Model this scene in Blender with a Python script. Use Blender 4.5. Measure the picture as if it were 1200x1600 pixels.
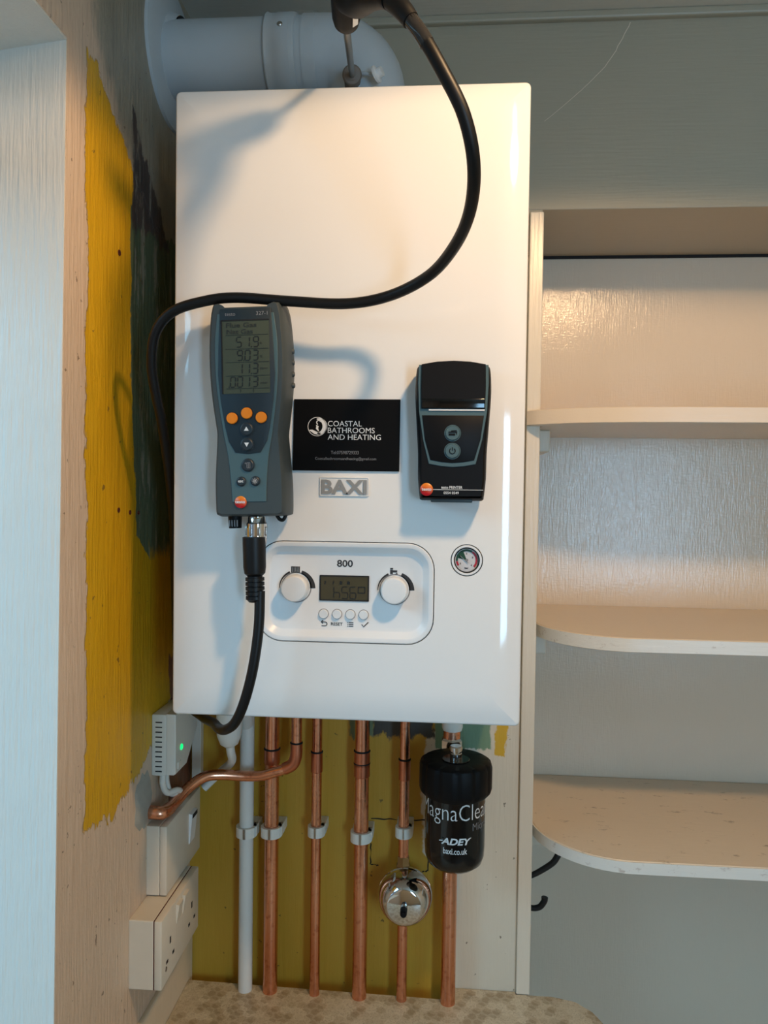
import bpy, bmesh, math, random
from mathutils import Vector, Matrix
random.seed(7)
for _o in list(bpy.data.objects):
    bpy.data.objects.remove(_o)
scene = bpy.context.scene
COL = scene.collection
PI = math.pi
ZB = 1.391          # height of the boiler's underside above the floor; all heights below are relative to it

# ------------------------------------------------------------------ camera, light, exposure
def make_camera():
    cd = bpy.data.cameras.new('camera'); cam = bpy.data.objects.new('camera', cd); COL.objects.link(cam)
    cd.sensor_fit = 'HORIZONTAL'; cd.sensor_width = 36.0; cd.lens = 36.0        # 1200 px focal length on 1200 px
    cd.clip_start = 0.02; cd.clip_end = 60
    yaw, pitch, roll = 0.0779971, -0.0276978, 0.0132836
    fwd = Vector((-math.sin(yaw) * math.cos(pitch), math.cos(yaw) * math.cos(pitch), math.sin(pitch)))
    right = Vector((math.cos(yaw), math.sin(yaw), 0)); up = right.cross(fwd)
    r2 = right * math.cos(roll) + up * math.sin(roll); u2 = -right * math.sin(roll) + up * math.cos(roll)
    m = Matrix((r2, u2, -fwd)).transposed().to_4x4()
    m.translation = Vector((0.30776, -0.84844, 0.25965 + ZB))
    cam.matrix_world = m
    scene.camera = cam
make_camera()
vs = scene.view_settings
vs.view_transform = 'Standard'; vs.look = 'None'; vs.gamma = 1.0; vs.use_curve_mapping = False
vs.exposure = 0.0

world = bpy.data.worlds.new('World'); scene.world = world; world.use_nodes = True
bg = world.node_tree.nodes['Background']
bg.inputs['Color'].default_value = (0.62, 0.80, 1.0, 1); bg.inputs['Strength'].default_value = 0.3

def area_light(name, loc, target, sx, sy, power, color):
    ld = bpy.data.lights.new(name, 'AREA'); ld.shape = 'RECTANGLE'; ld.size = sx; ld.size_y = sy
    ld.energy = power; ld.color = color
    o = bpy.data.objects.new(name, ld); COL.objects.link(o)
    o.location = (loc[0], loc[1], loc[2] + ZB)
    d = Vector(target) - Vector(loc)
    o.rotation_euler = d.to_track_quat('-Z', 'Y').to_euler()
    return o
# daylight behind the two windows of the room
area_light('daylight_side_window', (-1.15, -0.85, 1.10), (0.0, -0.50, -0.35), 1.6, 1.2, 50.0, (0.30, 0.70, 1.0))
area_light('daylight_rear_window', (1.25, -2.31, 0.10), (1.25, 1, 0.10), 0.42, 1.07, 31.0, (0.37, 0.69, 1.0))

# ------------------------------------------------------------------ node helpers
def srgb(r, g, b):
    f = lambda c: (c / 255.0) / 12.92 if c / 255.0 <= 0.04045 else ((c / 255.0 + 0.055) / 1.055) ** 2.4
    return (f(r), f(g), f(b), 1.0)

class X:
    """tiny arithmetic on shader sockets"""
    def __init__(s, nt, v): s.nt = nt; s.v = v
    def _m(s, op, *a, clamp=False):
        n = s.nt.nodes.new('ShaderNodeMath'); n.operation = op; n.use_clamp = clamp
        for i, k in enumerate((s,) + a):
            k = k.v if isinstance(k, X) else k
            if isinstance(k, (int, float)): n.inputs[i].default_value = k
            else: s.nt.links.new(k, n.inputs[i])
        return X(s.nt, n.outputs[0])
    def __add__(s, o): return s._m('ADD', o)
    def __radd__(s, o): return s._m('ADD', o)
    def __sub__(s, o): return s._m('SUBTRACT', o)
    def __rsub__(s, o): return X(s.nt, o)._m('SUBTRACT', s)
    def __mul__(s, o): return s._m('MULTIPLY', o)
    def __rmul__(s, o): return s._m('MULTIPLY', o)
    def __truediv__(s, o): return s._m('DIVIDE', o)
    def __neg__(s): return s._m('MULTIPLY', -1.0)
    def mn(s, o): return s._m('MINIMUM', o)
    def mx(s, o): return s._m('MAXIMUM', o)
    def abs(s): return s._m('ABSOLUTE')
    def floor(s): return s._m('FLOOR')
    def mod(s, o): return s._m('FLOORED_MODULO', o)
    def lt(s, o): return s._m('LESS_THAN', o)
    def step(s, soft=0.003):            # 1 where value > 0, soft edge
        return (s * (1.0 / soft) + 0.5)._m('MULTIPLY', 1.0, clamp=True)

class Mat:
    def __init__(s, name, color=(0.8, 0.8, 0.8, 1), rough=0.5, metal=0.0, spec=0.5, coat=0.0):
        s.m = bpy.data.materials.new(name); s.m.use_nodes = True; s.nt = s.m.node_tree
        s.b = s.nt.nodes['Principled BSDF']
        s.b.inputs['Base Color'].default_value = color; s.b.inputs['Roughness'].default_value = rough
        s.b.inputs['Metallic'].default_value = metal; s.b.inputs['Specular IOR Level'].default_value = spec
        s.b.inputs['Coat Weight'].default_value = coat; s.b.inputs['Coat Roughness'].default_value = 0.05
        s.co = None
        s.m.diffuse_color = color
    def coords(s):
        if s.co is None:
            s.co = s.nt.nodes.new('ShaderNodeTexCoord')
            sp = s.nt.nodes.new('ShaderNodeSeparateXYZ'); s.nt.links.new(s.co.outputs['Object'], sp.inputs[0])
            s.x, s.y, s.z = (X(s.nt, sp.outputs[i]) for i in range(3))
        return s.x, s.y, s.z
    def noise(s, scale=10, stretch=(1, 1, 1), detail=4, rough=0.55, kind='ShaderNodeTexNoise', distort=0.0):
        s.coords()
        mp = s.nt.nodes.new('ShaderNodeMapping'); mp.inputs['Scale'].default_value = stretch
        s.nt.links.new(s.co.outputs['Object'], mp.inputs['Vector'])
        n = s.nt.nodes.new('ShaderNodeTexNoise'); n.inputs['Scale'].default_value = scale
        n.inputs['Detail'].default_value = detail; n.inputs['Roughness'].default_value = rough
        n.inputs['Distortion'].default_value = distort
        s.nt.links.new(mp.outputs[0], n.inputs['Vector'])
        return X(s.nt, n.outputs[0])
    def mix(s, fac, a, b):
        n = s.nt.nodes.new('ShaderNodeMix'); n.data_type = 'RGBA'
        for k, v in ((0, fac), (6, a), (7, b)):
            if isinstance(v, X): v = v.v
            if isinstance(v, (tuple, float, int)): n.inputs[k].default_value = v
            else: s.nt.links.new(v, n.inputs[k])
        return n.outputs[2]
    def color(s, sock): s.nt.links.new(sock, s.b.inputs['Base Color']); return s
    def rough(s, x): s.nt.links.new(x.v, s.b.inputs['Roughness']); return s
    def bump(s, h, dist=0.001, strength=1.0):
        n = s.nt.nodes.new('ShaderNodeBump'); n.inputs['Distance'].default_value = dist; n.inputs['Strength'].default_value = strength
        s.nt.links.new(h.v, n.inputs['Height']); s.nt.links.new(n.outputs[0], s.b.inputs['Normal']); return s

def plain(name, rgb, rough=0.5, metal=0.0, spec=0.5, var=0.06, scale=60, coat=0.0, bump=0.0):
    c = srgb(*rgb); m = Mat(name, c, rough, metal, spec, coat)
    n = m.noise(scale)
    lo = tuple(k * (1 - var) for k in c[:3]) + (1,); hi = tuple(min(1, k * (1 + var)) for k in c[:3]) + (1,)
    m.color(m.mix(n, lo, hi))
    if bump: m.bump(n, bump)
    return m.m

def paint(name, rgb, rough=0.35, vertical=True, amp=0.0007, var=0.05, spec=0.5, dirt=0.0, dirt_rgb=(120, 95, 70)):
    """old brushed gloss paint: vertical brush marks, lumps, faint dirt"""
    c = srgb(*rgb); m = Mat(name, c, rough, 0, spec)
    st = (1, 1, 0.06) if vertical else (0.06, 1, 1)
    br = m.noise(260, st, 3); lump = m.noise(28, (1, 1, 0.5), 4)
    n = m.noise(5, (1, 1, 1), 5)
    lo = tuple(k * (1 - var) for k in c[:3]) + (1,); hi = tuple(min(1, k * (1 + var)) for k in c[:3]) + (1,)
    col = m.mix(n, lo, hi)
    if dirt:
        sp = (m.noise(70, (0.45, 1, 1), 6, 0.75) - (0.74 - dirt)).step(0.07)
        col = m.mix(sp * 0.6, col, srgb(*dirt_rgb))
    m.color(col)
    m.bump(br * 0.6 + lump * 0.9, amp)
    return m.m

# ------------------------------------------------------------------ mesh helpers
def new_obj(name, verts, faces, mat, parent=None, smooth=True, angle=35, origin=(0, 0, 0), mats=None, fmat=None):
    me = bpy.data.meshes.new(name)
    ox, oy, oz = origin
    me.from_pydata([(v[0] - ox, v[1] - oy, v[2] - oz) for v in verts], [], faces)
    me.validate()
    bm = bmesh.new(); bm.from_mesh(me)
    bmesh.ops.remove_doubles(bm, verts=bm.verts, dist=1e-6)
    bmesh.ops.recalc_face_normals(bm, faces=bm.faces)
    bm.to_mesh(me); bm.free()
    if smooth:
        me.shade_smooth(); me.set_sharp_from_angle(angle=math.radians(angle))
    me.materials.append(mat)
    o = bpy.data.objects.new(name, me); COL.objects.link(o)
    if parent is not None: o.parent = parent
    else: o.location = (ox, oy, oz + ZB)
    return o

class G:
    """collects geometry of one mesh"""
    def __init__(s): s.v = []; s.f = []
    def add(s, v, f):
        k = len(s.v); s.v += [tuple(p) for p in v]; s.f += [tuple(i + k for i in q) for q in f]; return s
    def box(s, x0, x1, y0, y1, z0, z1, b=0.0):
        if b <= 0:
            v = [(x, y, z) for x in (x0, x1) for y in (y0, y1) for z in (z0, z1)]
            return s.add(v, [(0, 1, 3, 2), (4, 6, 7, 5), (0, 4, 5, 1), (2, 3, 7, 6), (0, 2, 6, 4), (1, 5, 7, 3)])
        bm = bmesh.new()
        vv = [bm.verts.new((x, y, z)) for x in (x0, x1) for y in (y0, y1) for z in (z0, z1)]
        for q in [(0, 1, 3, 2), (4, 6, 7, 5), (0, 4, 5, 1), (2, 3, 7, 6), (0, 2, 6, 4), (1, 5, 7, 3)]: bm.faces.new([vv[i] for i in q])
        bmesh.ops.bevel(bm, geom=list(bm.edges), offset=b, segments=2, affect='EDGES', profile=0.5)
        bm.verts.index_update()
        s.add([v.co[:] for v in bm.verts], [[v.index for v in f.verts] for f in bm.faces]); bm.free(); return s
    def rings(s, rings, cap0=True, cap1=True, closed=True):
        k = len(s.v); n = len(rings[0])
        for r in rings: s.v += [tuple(p) for p in r]
        for i in range(len(rings) - 1):
            for j in range(n if closed else n - 1):
                a = k + i * n + j; b = k + i * n + (j + 1) % n
                s.f.append((a, b, b + n, a + n))
        if cap0: s.f.append(tuple(k + j for j in range(n))[::-1])
        if cap1: s.f.append(tuple(k + (len(rings) - 1) * n + j for j in range(n)))
        return s
    def layers(s, outline, lay, cap0=True, cap1=True):
        """outline: fn(inset)->[(x,z)...] or list; lay: [(inset,y)...]"""
        fn = outline if callable(outline) else (lambda d: offset(outline, d))
        return s.rings([[(x, y, z) for x, z in fn(d)] for d, y in lay], cap0, cap1)
    def lathe(s, prof, org, axis, n=32, cap=True):
        """prof: [(radius, along)...] around axis through org"""
        a = Vector(axis).normalized(); t = Vector((0, 0, 1)) if abs(a.z) < 0.9 else Vector((1, 0, 0))
        e1 = a.cross(t).normalized(); e2 = a.cross(e1); o = Vector(org)
        R = [[o + a * h + (e1 * math.cos(2 * PI * j / n) + e2 * math.sin(2 * PI * j / n)) * max(r, 1e-5) for j in range(n)] for r, h in prof]
        return s.rings(R, cap, cap)
    def tube(s, pts, r, n=14, smooth=6, caps=True):
        P = catmull(pts, smooth) if smooth else [Vector(p) for p in pts]
        rr = r if callable(r) else (lambda t: r)
        T = [(P[min(i + 1, len(P) - 1)] - P[max(i - 1, 0)]).normalized() for i in range(len(P))]
        u = T[0].orthogonal().normalized(); R = []
        for i, p in enumerate(P):
            u = (u - T[i] * u.dot(T[i])).normalized(); w = T[i].cross(u); q = rr(i / (len(P) - 1))
            R.append([p + (u * math.cos(2 * PI * j / n) + w * math.sin(2 * PI * j / n)) * q for j in range(n)])
        return s.rings(R, caps, caps)
    def cyl(s, a, b, r, n=20): return s.tube([a, b], r, n, 0)
    def strip(s, path, w, y, th=0.0004):
        """flat printed line in the xz plane: path [(x,z)], width w (number or fn t)"""
        m = len(path); L = []; Rr = []
        for i, (x, z) in enumerate(path):
            x0, z0 = path[max(i - 1, 0)]; x1, z1 = path[min(i + 1, m - 1)]
            d = math.hypot(x1 - x0, z1 - z0) or 1; nx, nz = -(z1 - z0) / d, (x1 - x0) / d
            q = (w(i / (m - 1)) if callable(w) else w) / 2
            L.append((x + nx * q, z + nz * q)); Rr.append((x - nx * q, z - nz * q))
        poly = L + Rr[::-1]
        for i in range(m - 1):
            quad = [L[i], L[i + 1], Rr[i + 1], Rr[i]]
            s.rings([[(x, y, z) for x, z in quad], [(x, y - th, z) for x, z in quad]])
        return s
    def obj(s, name, mat, parent=None, label=None, **k):
        o = new_obj(name, s.v, s.f, mat, parent, **k)
        if label: o['label'] = label
        return o

def catmull(pts, k=6):
    P = [Vector(p) for p in pts]; out = []
    for i in range(len(P) - 1):
        p0 = P[i - 1] if i else P[0] * 2 - P[1]; p1, p2 = P[i], P[i + 1]; p3 = P[i + 2] if i + 2 < len(P) else P[-1] * 2 - P[-2]
        for j in range(k):
            t = j / k
            out.append(0.5 * ((2 * p1) + (p2 - p0) * t + (2 * p0 - 5 * p1 + 4 * p2 - p3) * t * t + (3 * p1 - p0 - 3 * p2 + p3) * t ** 3))
    out.append(P[-1]); return out

def offset(poly, d):
    n = len(poly); area = sum(poly[i][0] * poly[(i + 1) % n][1] - poly[(i + 1) % n][0] * poly[i][1] for i in range(n))
    sg = 1 if area > 0 else -1; out = []
    for i in range(n):
        (x0, z0), (x1, z1), (x2, z2) = poly[i - 1], poly[i], poly[(i + 1) % n]
        a = Vector((x1 - x0, z1 - z0)).normalized(); b = Vector((x2 - x1, z2 - z1)).normalized()
        n1 = Vector((-a.y, a.x)) * sg; n2 = Vector((-b.y, b.x)) * sg
        m = n1 + n2; m = m / max(0.35, m.length_squared / 2) if m.length > 1e-6 else n1
        out.append((x1 + m.x * d, z1 + m.y * d))
    return out

def rrect(x0, x1, z0, z1, r, k=5):
    def fn(d=0.0):
        a, b, c, e = x0 + d, x1 - d, z0 + d, z1 - d; q = max(r - d, 0.0002); out = []
        for cx, cz, t0 in ((b - q, e - q, 0), (a + q, e - q, 90), (a + q, c + q, 180), (b - q, c + q, 270)):
            for j in range(k + 1):
                t = math.radians(t0 + 90 * j / k); out.append((cx + q * math.cos(t), cz + q * math.sin(t)))
        return out
    return fn

def circle(cx, cz, r, n=28): return [(cx + r * math.cos(2 * PI * i / n), cz + r * math.sin(2 * PI * i / n)) for i in range(n)]
def arc(cx, cz, r, a0, a1, n=16): return [(cx + r * math.cos(math.radians(a0 + (a1 - a0) * i / n)), cz + r * math.sin(math.radians(a0 + (a1 - a0) * i / n))) for i in range(n + 1)]
def spline2(pts, k=4): return [(p.x, p.y) for p in catmull([(a, b, 0) for a, b in pts], k)]

_fonts = {}
def text_geo(body, bold=0.0, shear=0.0):
    cu = bpy.data.curves.new('t', 'FONT'); cu.body = body; cu.size = 1.0; cu.extrude = 0.0; cu.resolution_u = 3
    cu.offset = bold; cu.shear = shear
    ob = bpy.data.objects.new('t', cu); me = bpy.data.meshes.new_from_object(ob)
    v = [x.co.copy() for x in me.vertices]; f = [tuple(p.vertices) for p in me.polygons]
    bpy.data.objects.remove(ob); bpy.data.meshes.remove(me); bpy.data.curves.remove(cu)
    return v, f
def lettering(name, body, x0, x1, z0, z1, y, mat, parent, th=0.0003, bold=0.0, shear=0.0, wrap=None):
    """flat printed words filling the box x0..x1, z0..z1; wrap=(cx, cy, radius) bends it round a vertical cylinder"""
    v, f = text_geo(body, bold, shear)
    ax, bx_ = min(p.x for p in v), max(p.x for p in v); az, bz = min(p.y for p in v), max(p.y for p in v)
    P = [(x0 + (p.x - ax) / (bx_ - ax) * (x1 - x0), z0 + (p.y - az) / (bz - az) * (z1 - z0)) for p in v]
    if wrap:
        cx, cy, R = wrap
        V = [(cx + R * math.sin((x - cx) / R), cy - R * math.cos((x - cx) / R), z) for x, z in P]
    else: V = [(x, y - th, z) for x, z in P]
    return new_obj(name, V, f, mat, parent, smooth=False)

SEG = {'0': 'abcdef', '1': 'bc', '2': 'abged', '3': 'abgcd', '5': 'afgcd', '6': 'afgedc', '9': 'abgfcd', 'h': 'fegc', 'o': 'abgf', ' ': ''}
def seven(g, s, x0, z0, w, h, pitch, t, y, sl=0.06):
    x = x0
    for ch in s:
        if ch == '.':
            g.strip([(x - pitch + w + t * 0.6, z0), (x - pitch + w + t * 1.6, z0)], t, y); continue
        pt = {'a': ((0, h), (w, h)), 'g': ((0, h / 2), (w, h / 2)), 'd': ((0, 0), (w, 0)), 'f': ((0, h / 2), (0, h)), 'b': ((w, h / 2), (w, h)), 'e': ((0, 0), (0, h / 2)), 'c': ((w, 0), (w, h / 2))}
        for k in SEG[ch]:
            (xa, za), (xb, zb) = pt[k]; e = t * 0.62
            if za == zb: xa += e; xb -= e
            else: za += e; zb -= e
            g.strip([(x + xa + za * sl, z0 + za), (x + xb + zb * sl, z0 + zb)], t, y)
        x += pitch

def tag(o, label, cat=None, group=None, kind=None):
    o['label'] = label
    if cat: o['category'] = cat
    if group: o['group'] = group
    if kind: o['kind'] = kind
    return o
def thing(name, loc, label, cat, group=None, rot=(0, 0, 0)):
    o = bpy.data.objects.new(name, None); o.empty_display_size = 0.02; COL.objects.link(o)
    o.location = (loc[0], loc[1], loc[2] + ZB); o.rotation_euler = rot
    o['org'] = 0; del o['org']
    return tag(o, label, cat, group)
class Part:
    """adds parts given in room coordinates to a thing whose base is at org"""
    def __init__(s, root, org): s.root = root; s.org = org
    def __call__(s, name, g, mat, parent=None, label=None, **k):
        o = g.obj(name, mat, parent or s.root, origin=s.org, **k)
        if label: o['label'] = label
        return o

# ------------------------------------------------------------------ materials
M = {}
M['boiler'] = plain('boiler_enamel', (236, 236, 234), 0.07, var=0.01, scale=8)
M['panel_white'] = plain('white_plastic_satin', (232, 233, 233), 0.32, var=0.015)
M['pvc'] = plain('white_pvc', (222, 224, 220), 0.35, var=0.04, scale=40)
M['flue'] = plain('flue_white', (184, 194, 200), 0.42, var=0.05, scale=14)
M['clip'] = plain('nylon_clip', (230, 229, 220), 0.4, var=0.05)
M['old_plastic'] = plain('aged_white_plastic', (222, 212, 194), 0.4, var=0.07, scale=30)
M['recv'] = plain('receiver_plastic', (222, 222, 214), 0.45, var=0.03)
M['black'] = plain('black_plastic', (9, 9, 11), 0.5, spec=0.2, var=0.15)
M['black_soft'] = plain('black_rubber', (10, 10, 11), 0.45, spec=0.35, var=0.2)
M['black_gloss'] = plain('black_gloss_plastic', (10, 11, 13), 0.12, var=0.1)
M['gap'] = plain('dark_gap', (20, 21, 24), 0.8)
M['print_dark'] = plain('dark_print', (42, 42, 44), 0.6)
M['print_white'] = plain('white_print', (228, 228, 226), 0.6)
M['print_grey'] = plain('grey_print', (130, 130, 132), 0.6)
M['slate'] = plain('slate_plastic', (57, 66, 68), 0.55, var=0.06, bump=0.00005, scale=900)
M['slate_dark'] = plain('slate_dark_plastic', (34, 47, 55), 0.5, spec=0.3, var=0.05)
M['teal'] = plain('teal_grey_plastic', (70, 96, 102), 0.45, var=0.05)
M['navy'] = plain('navy_button', (30, 42, 50), 0.45)
M['orange'] = plain('orange_button', (240, 132, 14), 0.45, var=0.04)
M['lcd'] = plain('lcd_green', (74, 81, 69), 0.25, spec=0.25, var=0.04)
M['lcd_dark'] = plain('lcd_olive', (74, 70, 54), 0.16, var=0.05)
M['lcd_ink'] = plain('lcd_ink', (20, 22, 21), 0.5)
M['lcd_faint'] = plain('lcd_faint_ink', (34, 38, 34), 0.5)
M['card'] = plain('black_card', (7, 7, 8), 0.55, spec=0.12)
M['chrome'] = plain('chrome', (214, 214, 214), 0.07, 1.0, var=0.03)
M['steel'] = plain('steel', (176, 172, 166), 0.3, 1.0, var=0.06)
M['silver'] = plain('silver_badge', (146, 147, 146), 0.4, 0.1, var=0.04)
M['badge_clear'] = plain('badge_rim', (226, 228, 228), 0.15, 0.0)
M['red'] = plain('red_print', (176, 24, 44), 0.5)
M['green'] = plain('green_print', (10, 66, 40), 0.5)
M['dial'] = plain('dial_face', (204, 202, 202), 0.35)
M['iron'] = plain('black_iron', (28, 28, 29), 0.45, var=0.2)
M['brown_hole'] = plain('rawl_plug', (92, 38, 22), 0.7)
M['taupe'] = plain('cone_stop', (112, 102, 92), 0.5)
M['plaster'] = plain('grey_filler', (160, 160, 152), 0.8, var=0.1, bump=0.0006, scale=90)

def copper():
    c = Mat('copper', srgb(196, 122, 88), 0.24, 1.0)
    a = c.noise(34, (1, 1, 0.25), 5); b = c.noise(120, (1, 1, 1), 3)
    col = c.mix(a, srgb(222, 146, 112), srgb(240, 184, 152))
    col = c.mix((b - 0.62).step(0.12) * 0.5, col, srgb(176, 104, 76))
    c.color(col); c.rough(a * 0.22 + 0.14); return c.m
M['copper'] = copper()
M['copper_dull'] = plain('copper_tarnished', (206, 132, 102), 0.32, 1.0, var=0.2, scale=60)
M['brass'] = plain('brass', (150, 120, 80), 0.4, 1.0, var=0.15)

def logo_ball():
    c = Mat('red_orange_logo', srgb(214, 40, 30), 0.35)
    x, y, z = c.coords()
    n = (z * 75.0 + x * 20.0 + 0.30)._m('MULTIPLY', 1.0, clamp=True)
    c.color(c.mix(n, srgb(200, 16, 34), srgb(236, 150, 36))); return c.m
M['logo'] = logo_ball()
def emit(name, rgb, s):
    m = Mat(name, srgb(*rgb), 0.4); m.b.inputs['Emission Color'].default_value = srgb(*rgb); m.b.inputs['Emission Strength'].default_value = s
    return m.m
M['led'] = emit('green_led', (10, 235, 120), 1.3)
def pane():
    m = bpy.data.materials.new('window_glass'); m.use_nodes = True; nt = m.node_tree; nt.nodes.remove(nt.nodes['Principled BSDF'])
    t = nt.nodes.new('ShaderNodeBsdfTransparent'); g = nt.nodes.new('ShaderNodeBsdfGlossy'); g.inputs['Roughness'].default_value = 0.02
    mx = nt.nodes.new('ShaderNodeMixShader'); mx.inputs[0].default_value = 0.06
    nt.links.new(t.outputs[0], mx.inputs[1]); nt.links.new(g.outputs[0], mx.inputs[2])
    nt.links.new(mx.outputs[0], nt.nodes['Material Output'].inputs[0]); return m
M['pane'] = pane()
def tape():
    m = Mat('clear_tape', srgb(225, 232, 232), 0.12); m.b.inputs['Alpha'].default_value = 0.16; return m.m
M['tape'] = tape()
M['sleeve'] = plain('shiny_black_sleeve', (46, 44, 42), 0.12, var=0.1)

CREAM = (214, 205, 186)
def alcove_mat():
    """one coat of brushed cream gloss"""
    c = Mat('alcove_gloss_paint', srgb(224, 208, 186), 0.15)
    n = c.noise(5, (1, 1, 1), 5)
    c.color(c.mix(n, srgb(220, 204, 182), srgb(228, 213, 193)))
    c.rough(c.noise(18, (1, 1, 0.6), 4) * 0.14 + 0.09)
    c.bump(c.noise(420, (1, 1, 0.10), 3) * 0.5 + c.noise(300, (0.3, 1, 1), 2) * 0.25 + c.noise(26, (1, 1, 0.5), 4) * 0.8, 0.0008)
    return c.m
M['alcove'] = alcove_mat()
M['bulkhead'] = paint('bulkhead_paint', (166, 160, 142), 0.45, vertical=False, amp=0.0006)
M['ceiling'] = paint('ceiling_paint', (206, 203, 192), 0.6, vertical=False, amp=0.0006)
M['room'] = paint('room_paint', (222, 204, 176), 0.6)
M['jamb'] = paint('jamb_paint', (222, 220, 212), 0.4, amp=0.0020)
M['trim'] = paint('trim_gloss_paint', (220, 210, 192), 0.3, amp=0.0006)
M['shelf'] = paint('shelf_worn_paint', (222, 204, 180), 0.4, vertical=False, amp=0.0005, dirt=0.10)
M['shelf_clean'] = paint('shelf_paint', (222, 206, 184), 0.34, vertical=False, amp=0.0005, dirt=0.0)
M['edge'] = paint('shelf_edge_paint', (228, 226, 218), 0.35, vertical=False, amp=0.0005, dirt=0.11, dirt_rgb=(168, 150, 138))
M['floor'] = plain('vinyl_floor', (150, 138, 122), 0.5, var=0.1, scale=8)

def band(v, lo, hi, soft):          # 1 where lo < v < hi
    return (v - lo).step(soft).mn((hi - v).step(soft))

def left_wall_mat():
    c = Mat('left_wall_old_paint', srgb(214, 190, 160), 0.42)
    x, y, z = c.coords()
    wob = (c.noise(14, (1, 1, 0.7), 5, 0.6) - 0.5) * 0.075
    fine = (c.noise(120, (1, 1, 0.35), 4, 0.7) - 0.5) * 0.046
    w = wob + fine
    base = c.mix(c.noise(6, (1, 1, 1), 5), srgb(208, 182, 158), srgb(220, 198, 174))
    # upper filler coat: greyer further back and higher
    grey = (y - 0.005 + (z - 0.72) * 0.5 + w * 1.4).step(0.05).mn((z - 0.55 + w).step(0.05))
    col = c.mix(grey, base, c.mix(c.noise(40, (1, 1, 0.4), 5, 0.7), srgb(128, 122, 108), srgb(176, 170, 152)))
    yl = c.mix(c.noise(16, (1, 1, 0.5), 5), srgb(208, 158, 14), srgb(224, 178, 34))
    low = (y * 0.9 - 0.055 + w).mx((0.03 - y).mx(0.0) * 0.20 - 0.135) * 0 + ((y - 0.03).mx(0.0) * 0.45 - 0.130 + (0.0 - y).mx(0.0) * 0.35)
    yel = (y + 0.050 + w * 0.45).step(0.002).mn((z - low + w * 0.9).step(0.002)).mn((0.722 - (y + 0.030).mx(0.0) * 0.72 - z + w * 0.8).step(0.003))
    col = c.mix(yel, col, yl)
    # exposed green layer and dark plum render behind the old cupboard line
    gb = 0.066 + (0.42 - z).mx(0.0) * 0.10 + (0.20 - z).mx(0.0) * 1.2
    grn = (y - gb + w * 0.35).step(0.002).mn((0.60 - z + w).step(0.004)).mn((z - 0.17 + w).step(0.02))
    col = c.mix(grn, col, c.mix(c.noise(22, (1, 1, 0.5), 5), srgb(74, 92, 72), srgb(112, 126, 98)))
    plum = (y - 0.070 + w * 0.4).step(0.002).mn((z - 0.585 + w).step(0.004)).mn((0.735 - (y - 0.06).mx(0.0) * 1.1 - z + w).step(0.004))
    col = c.mix(plum, col, c.mix(c.noise(30), srgb(66, 58, 58), srgb(98, 88, 84)))
    scr = (c.noise(55, (1, 1, 0.15), 6, 0.75) - 0.58).step(0.03).mn(grn.mx(plum))
    col = c.mix(scr * 0.6, col, srgb(170, 166, 150))
    brk = (y - 0.205 + w * 0.6).step(0.003).mn(band(z + w, -0.195, 0.03, 0.003))
    col = c.mix(brk, col, c.mix(c.noise(60, (1, 1, 1), 6, 0.7), srgb(96, 52, 34), srgb(164, 110, 82)))
    chip = (c.noise(75, (1, 1, 1), 3, 0.6) - 0.70).step(0.02)
    col = c.mix(chip * 0.7, col, srgb(92, 70, 48))
    c.color(col)
    c.bump(c.noise(200, (1, 1, 0.08), 3) * 0.6 + c.noise(40, (1, 1, 0.5), 5) + (1.0 - yel.mx(grn)) * 0.9, 0.0020)
    return c.m
M['wall_left'] = left_wall_mat()

def back_wall_mat():
    c = Mat('back_wall_old_paint', srgb(200, 190, 160), 0.45)
    x, y, z = c.coords()
    w = (c.noise(30, (1, 1, 0.6), 5, 0.65) - 0.5) * 0.05 + (c.noise(160, (1, 1, 0.3), 3) - 0.5) * 0.016
    yl = c.mix(c.noise(9, (1, 1, 0.25), 5), srgb(184, 138, 30), srgb(206, 164, 62))
    ow = c.mix(c.noise(7), srgb(222, 214, 196), srgb(206, 196, 176))
    edge = 0.318 - band(z, -0.30, -0.10, 0.03) * 0.035
    white = (x - edge + w * 0.6).step(0.003)
    col = c.mix(white, yl, ow)
    top = (z + 0.112 + w * 0.9).step(0.004)
    col = c.mix(top.mn(band(x + w, 0.206, 0.30, 0.004)), col, srgb(66, 64, 58))
    col = c.mix(top.mn(band(x + w * 0.4, 0.170, 0.206, 0.003)), col, srgb(104, 124, 92))
    t2 = (z + 0.128 + w * 0.7).step(0.002)
    col = c.mix(t2.mn(band(x + w * 0.3, 0.300, 0.382, 0.002)), col, srgb(116, 146, 116))
    col = c.mix((z + 0.133 + w * 0.5).step(0.002).mn(band(x + w * 0.5, 0.388, 0.407, 0.002)), col, srgb(206, 166, 38))
    old = (z - 0.02).step(0.05).mn((0.42 - x).step(0.02)).mn((0.60 - z + w * 2.0).step(0.02))
    col = c.mix(old, col, srgb(96, 108, 86))
    up = (z - 0.60 + w * 2.0).step(0.02)
    col = c.mix(up, col, srgb(166, 160, 142))
    chip = (c.noise(70, (1, 1, 1), 3, 0.6) - 0.69).step(0.02)
    col = c.mix(chip * 0.7, col, srgb(70, 60, 30))
    c.color(col)
    c.bump(c.noise(220, (1, 1, 0.07), 3) * 0.6 + c.noise(30, (1, 1, 0.5), 5), 0.0008)
    return c.m
M['wall_back'] = back_wall_mat()

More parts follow.
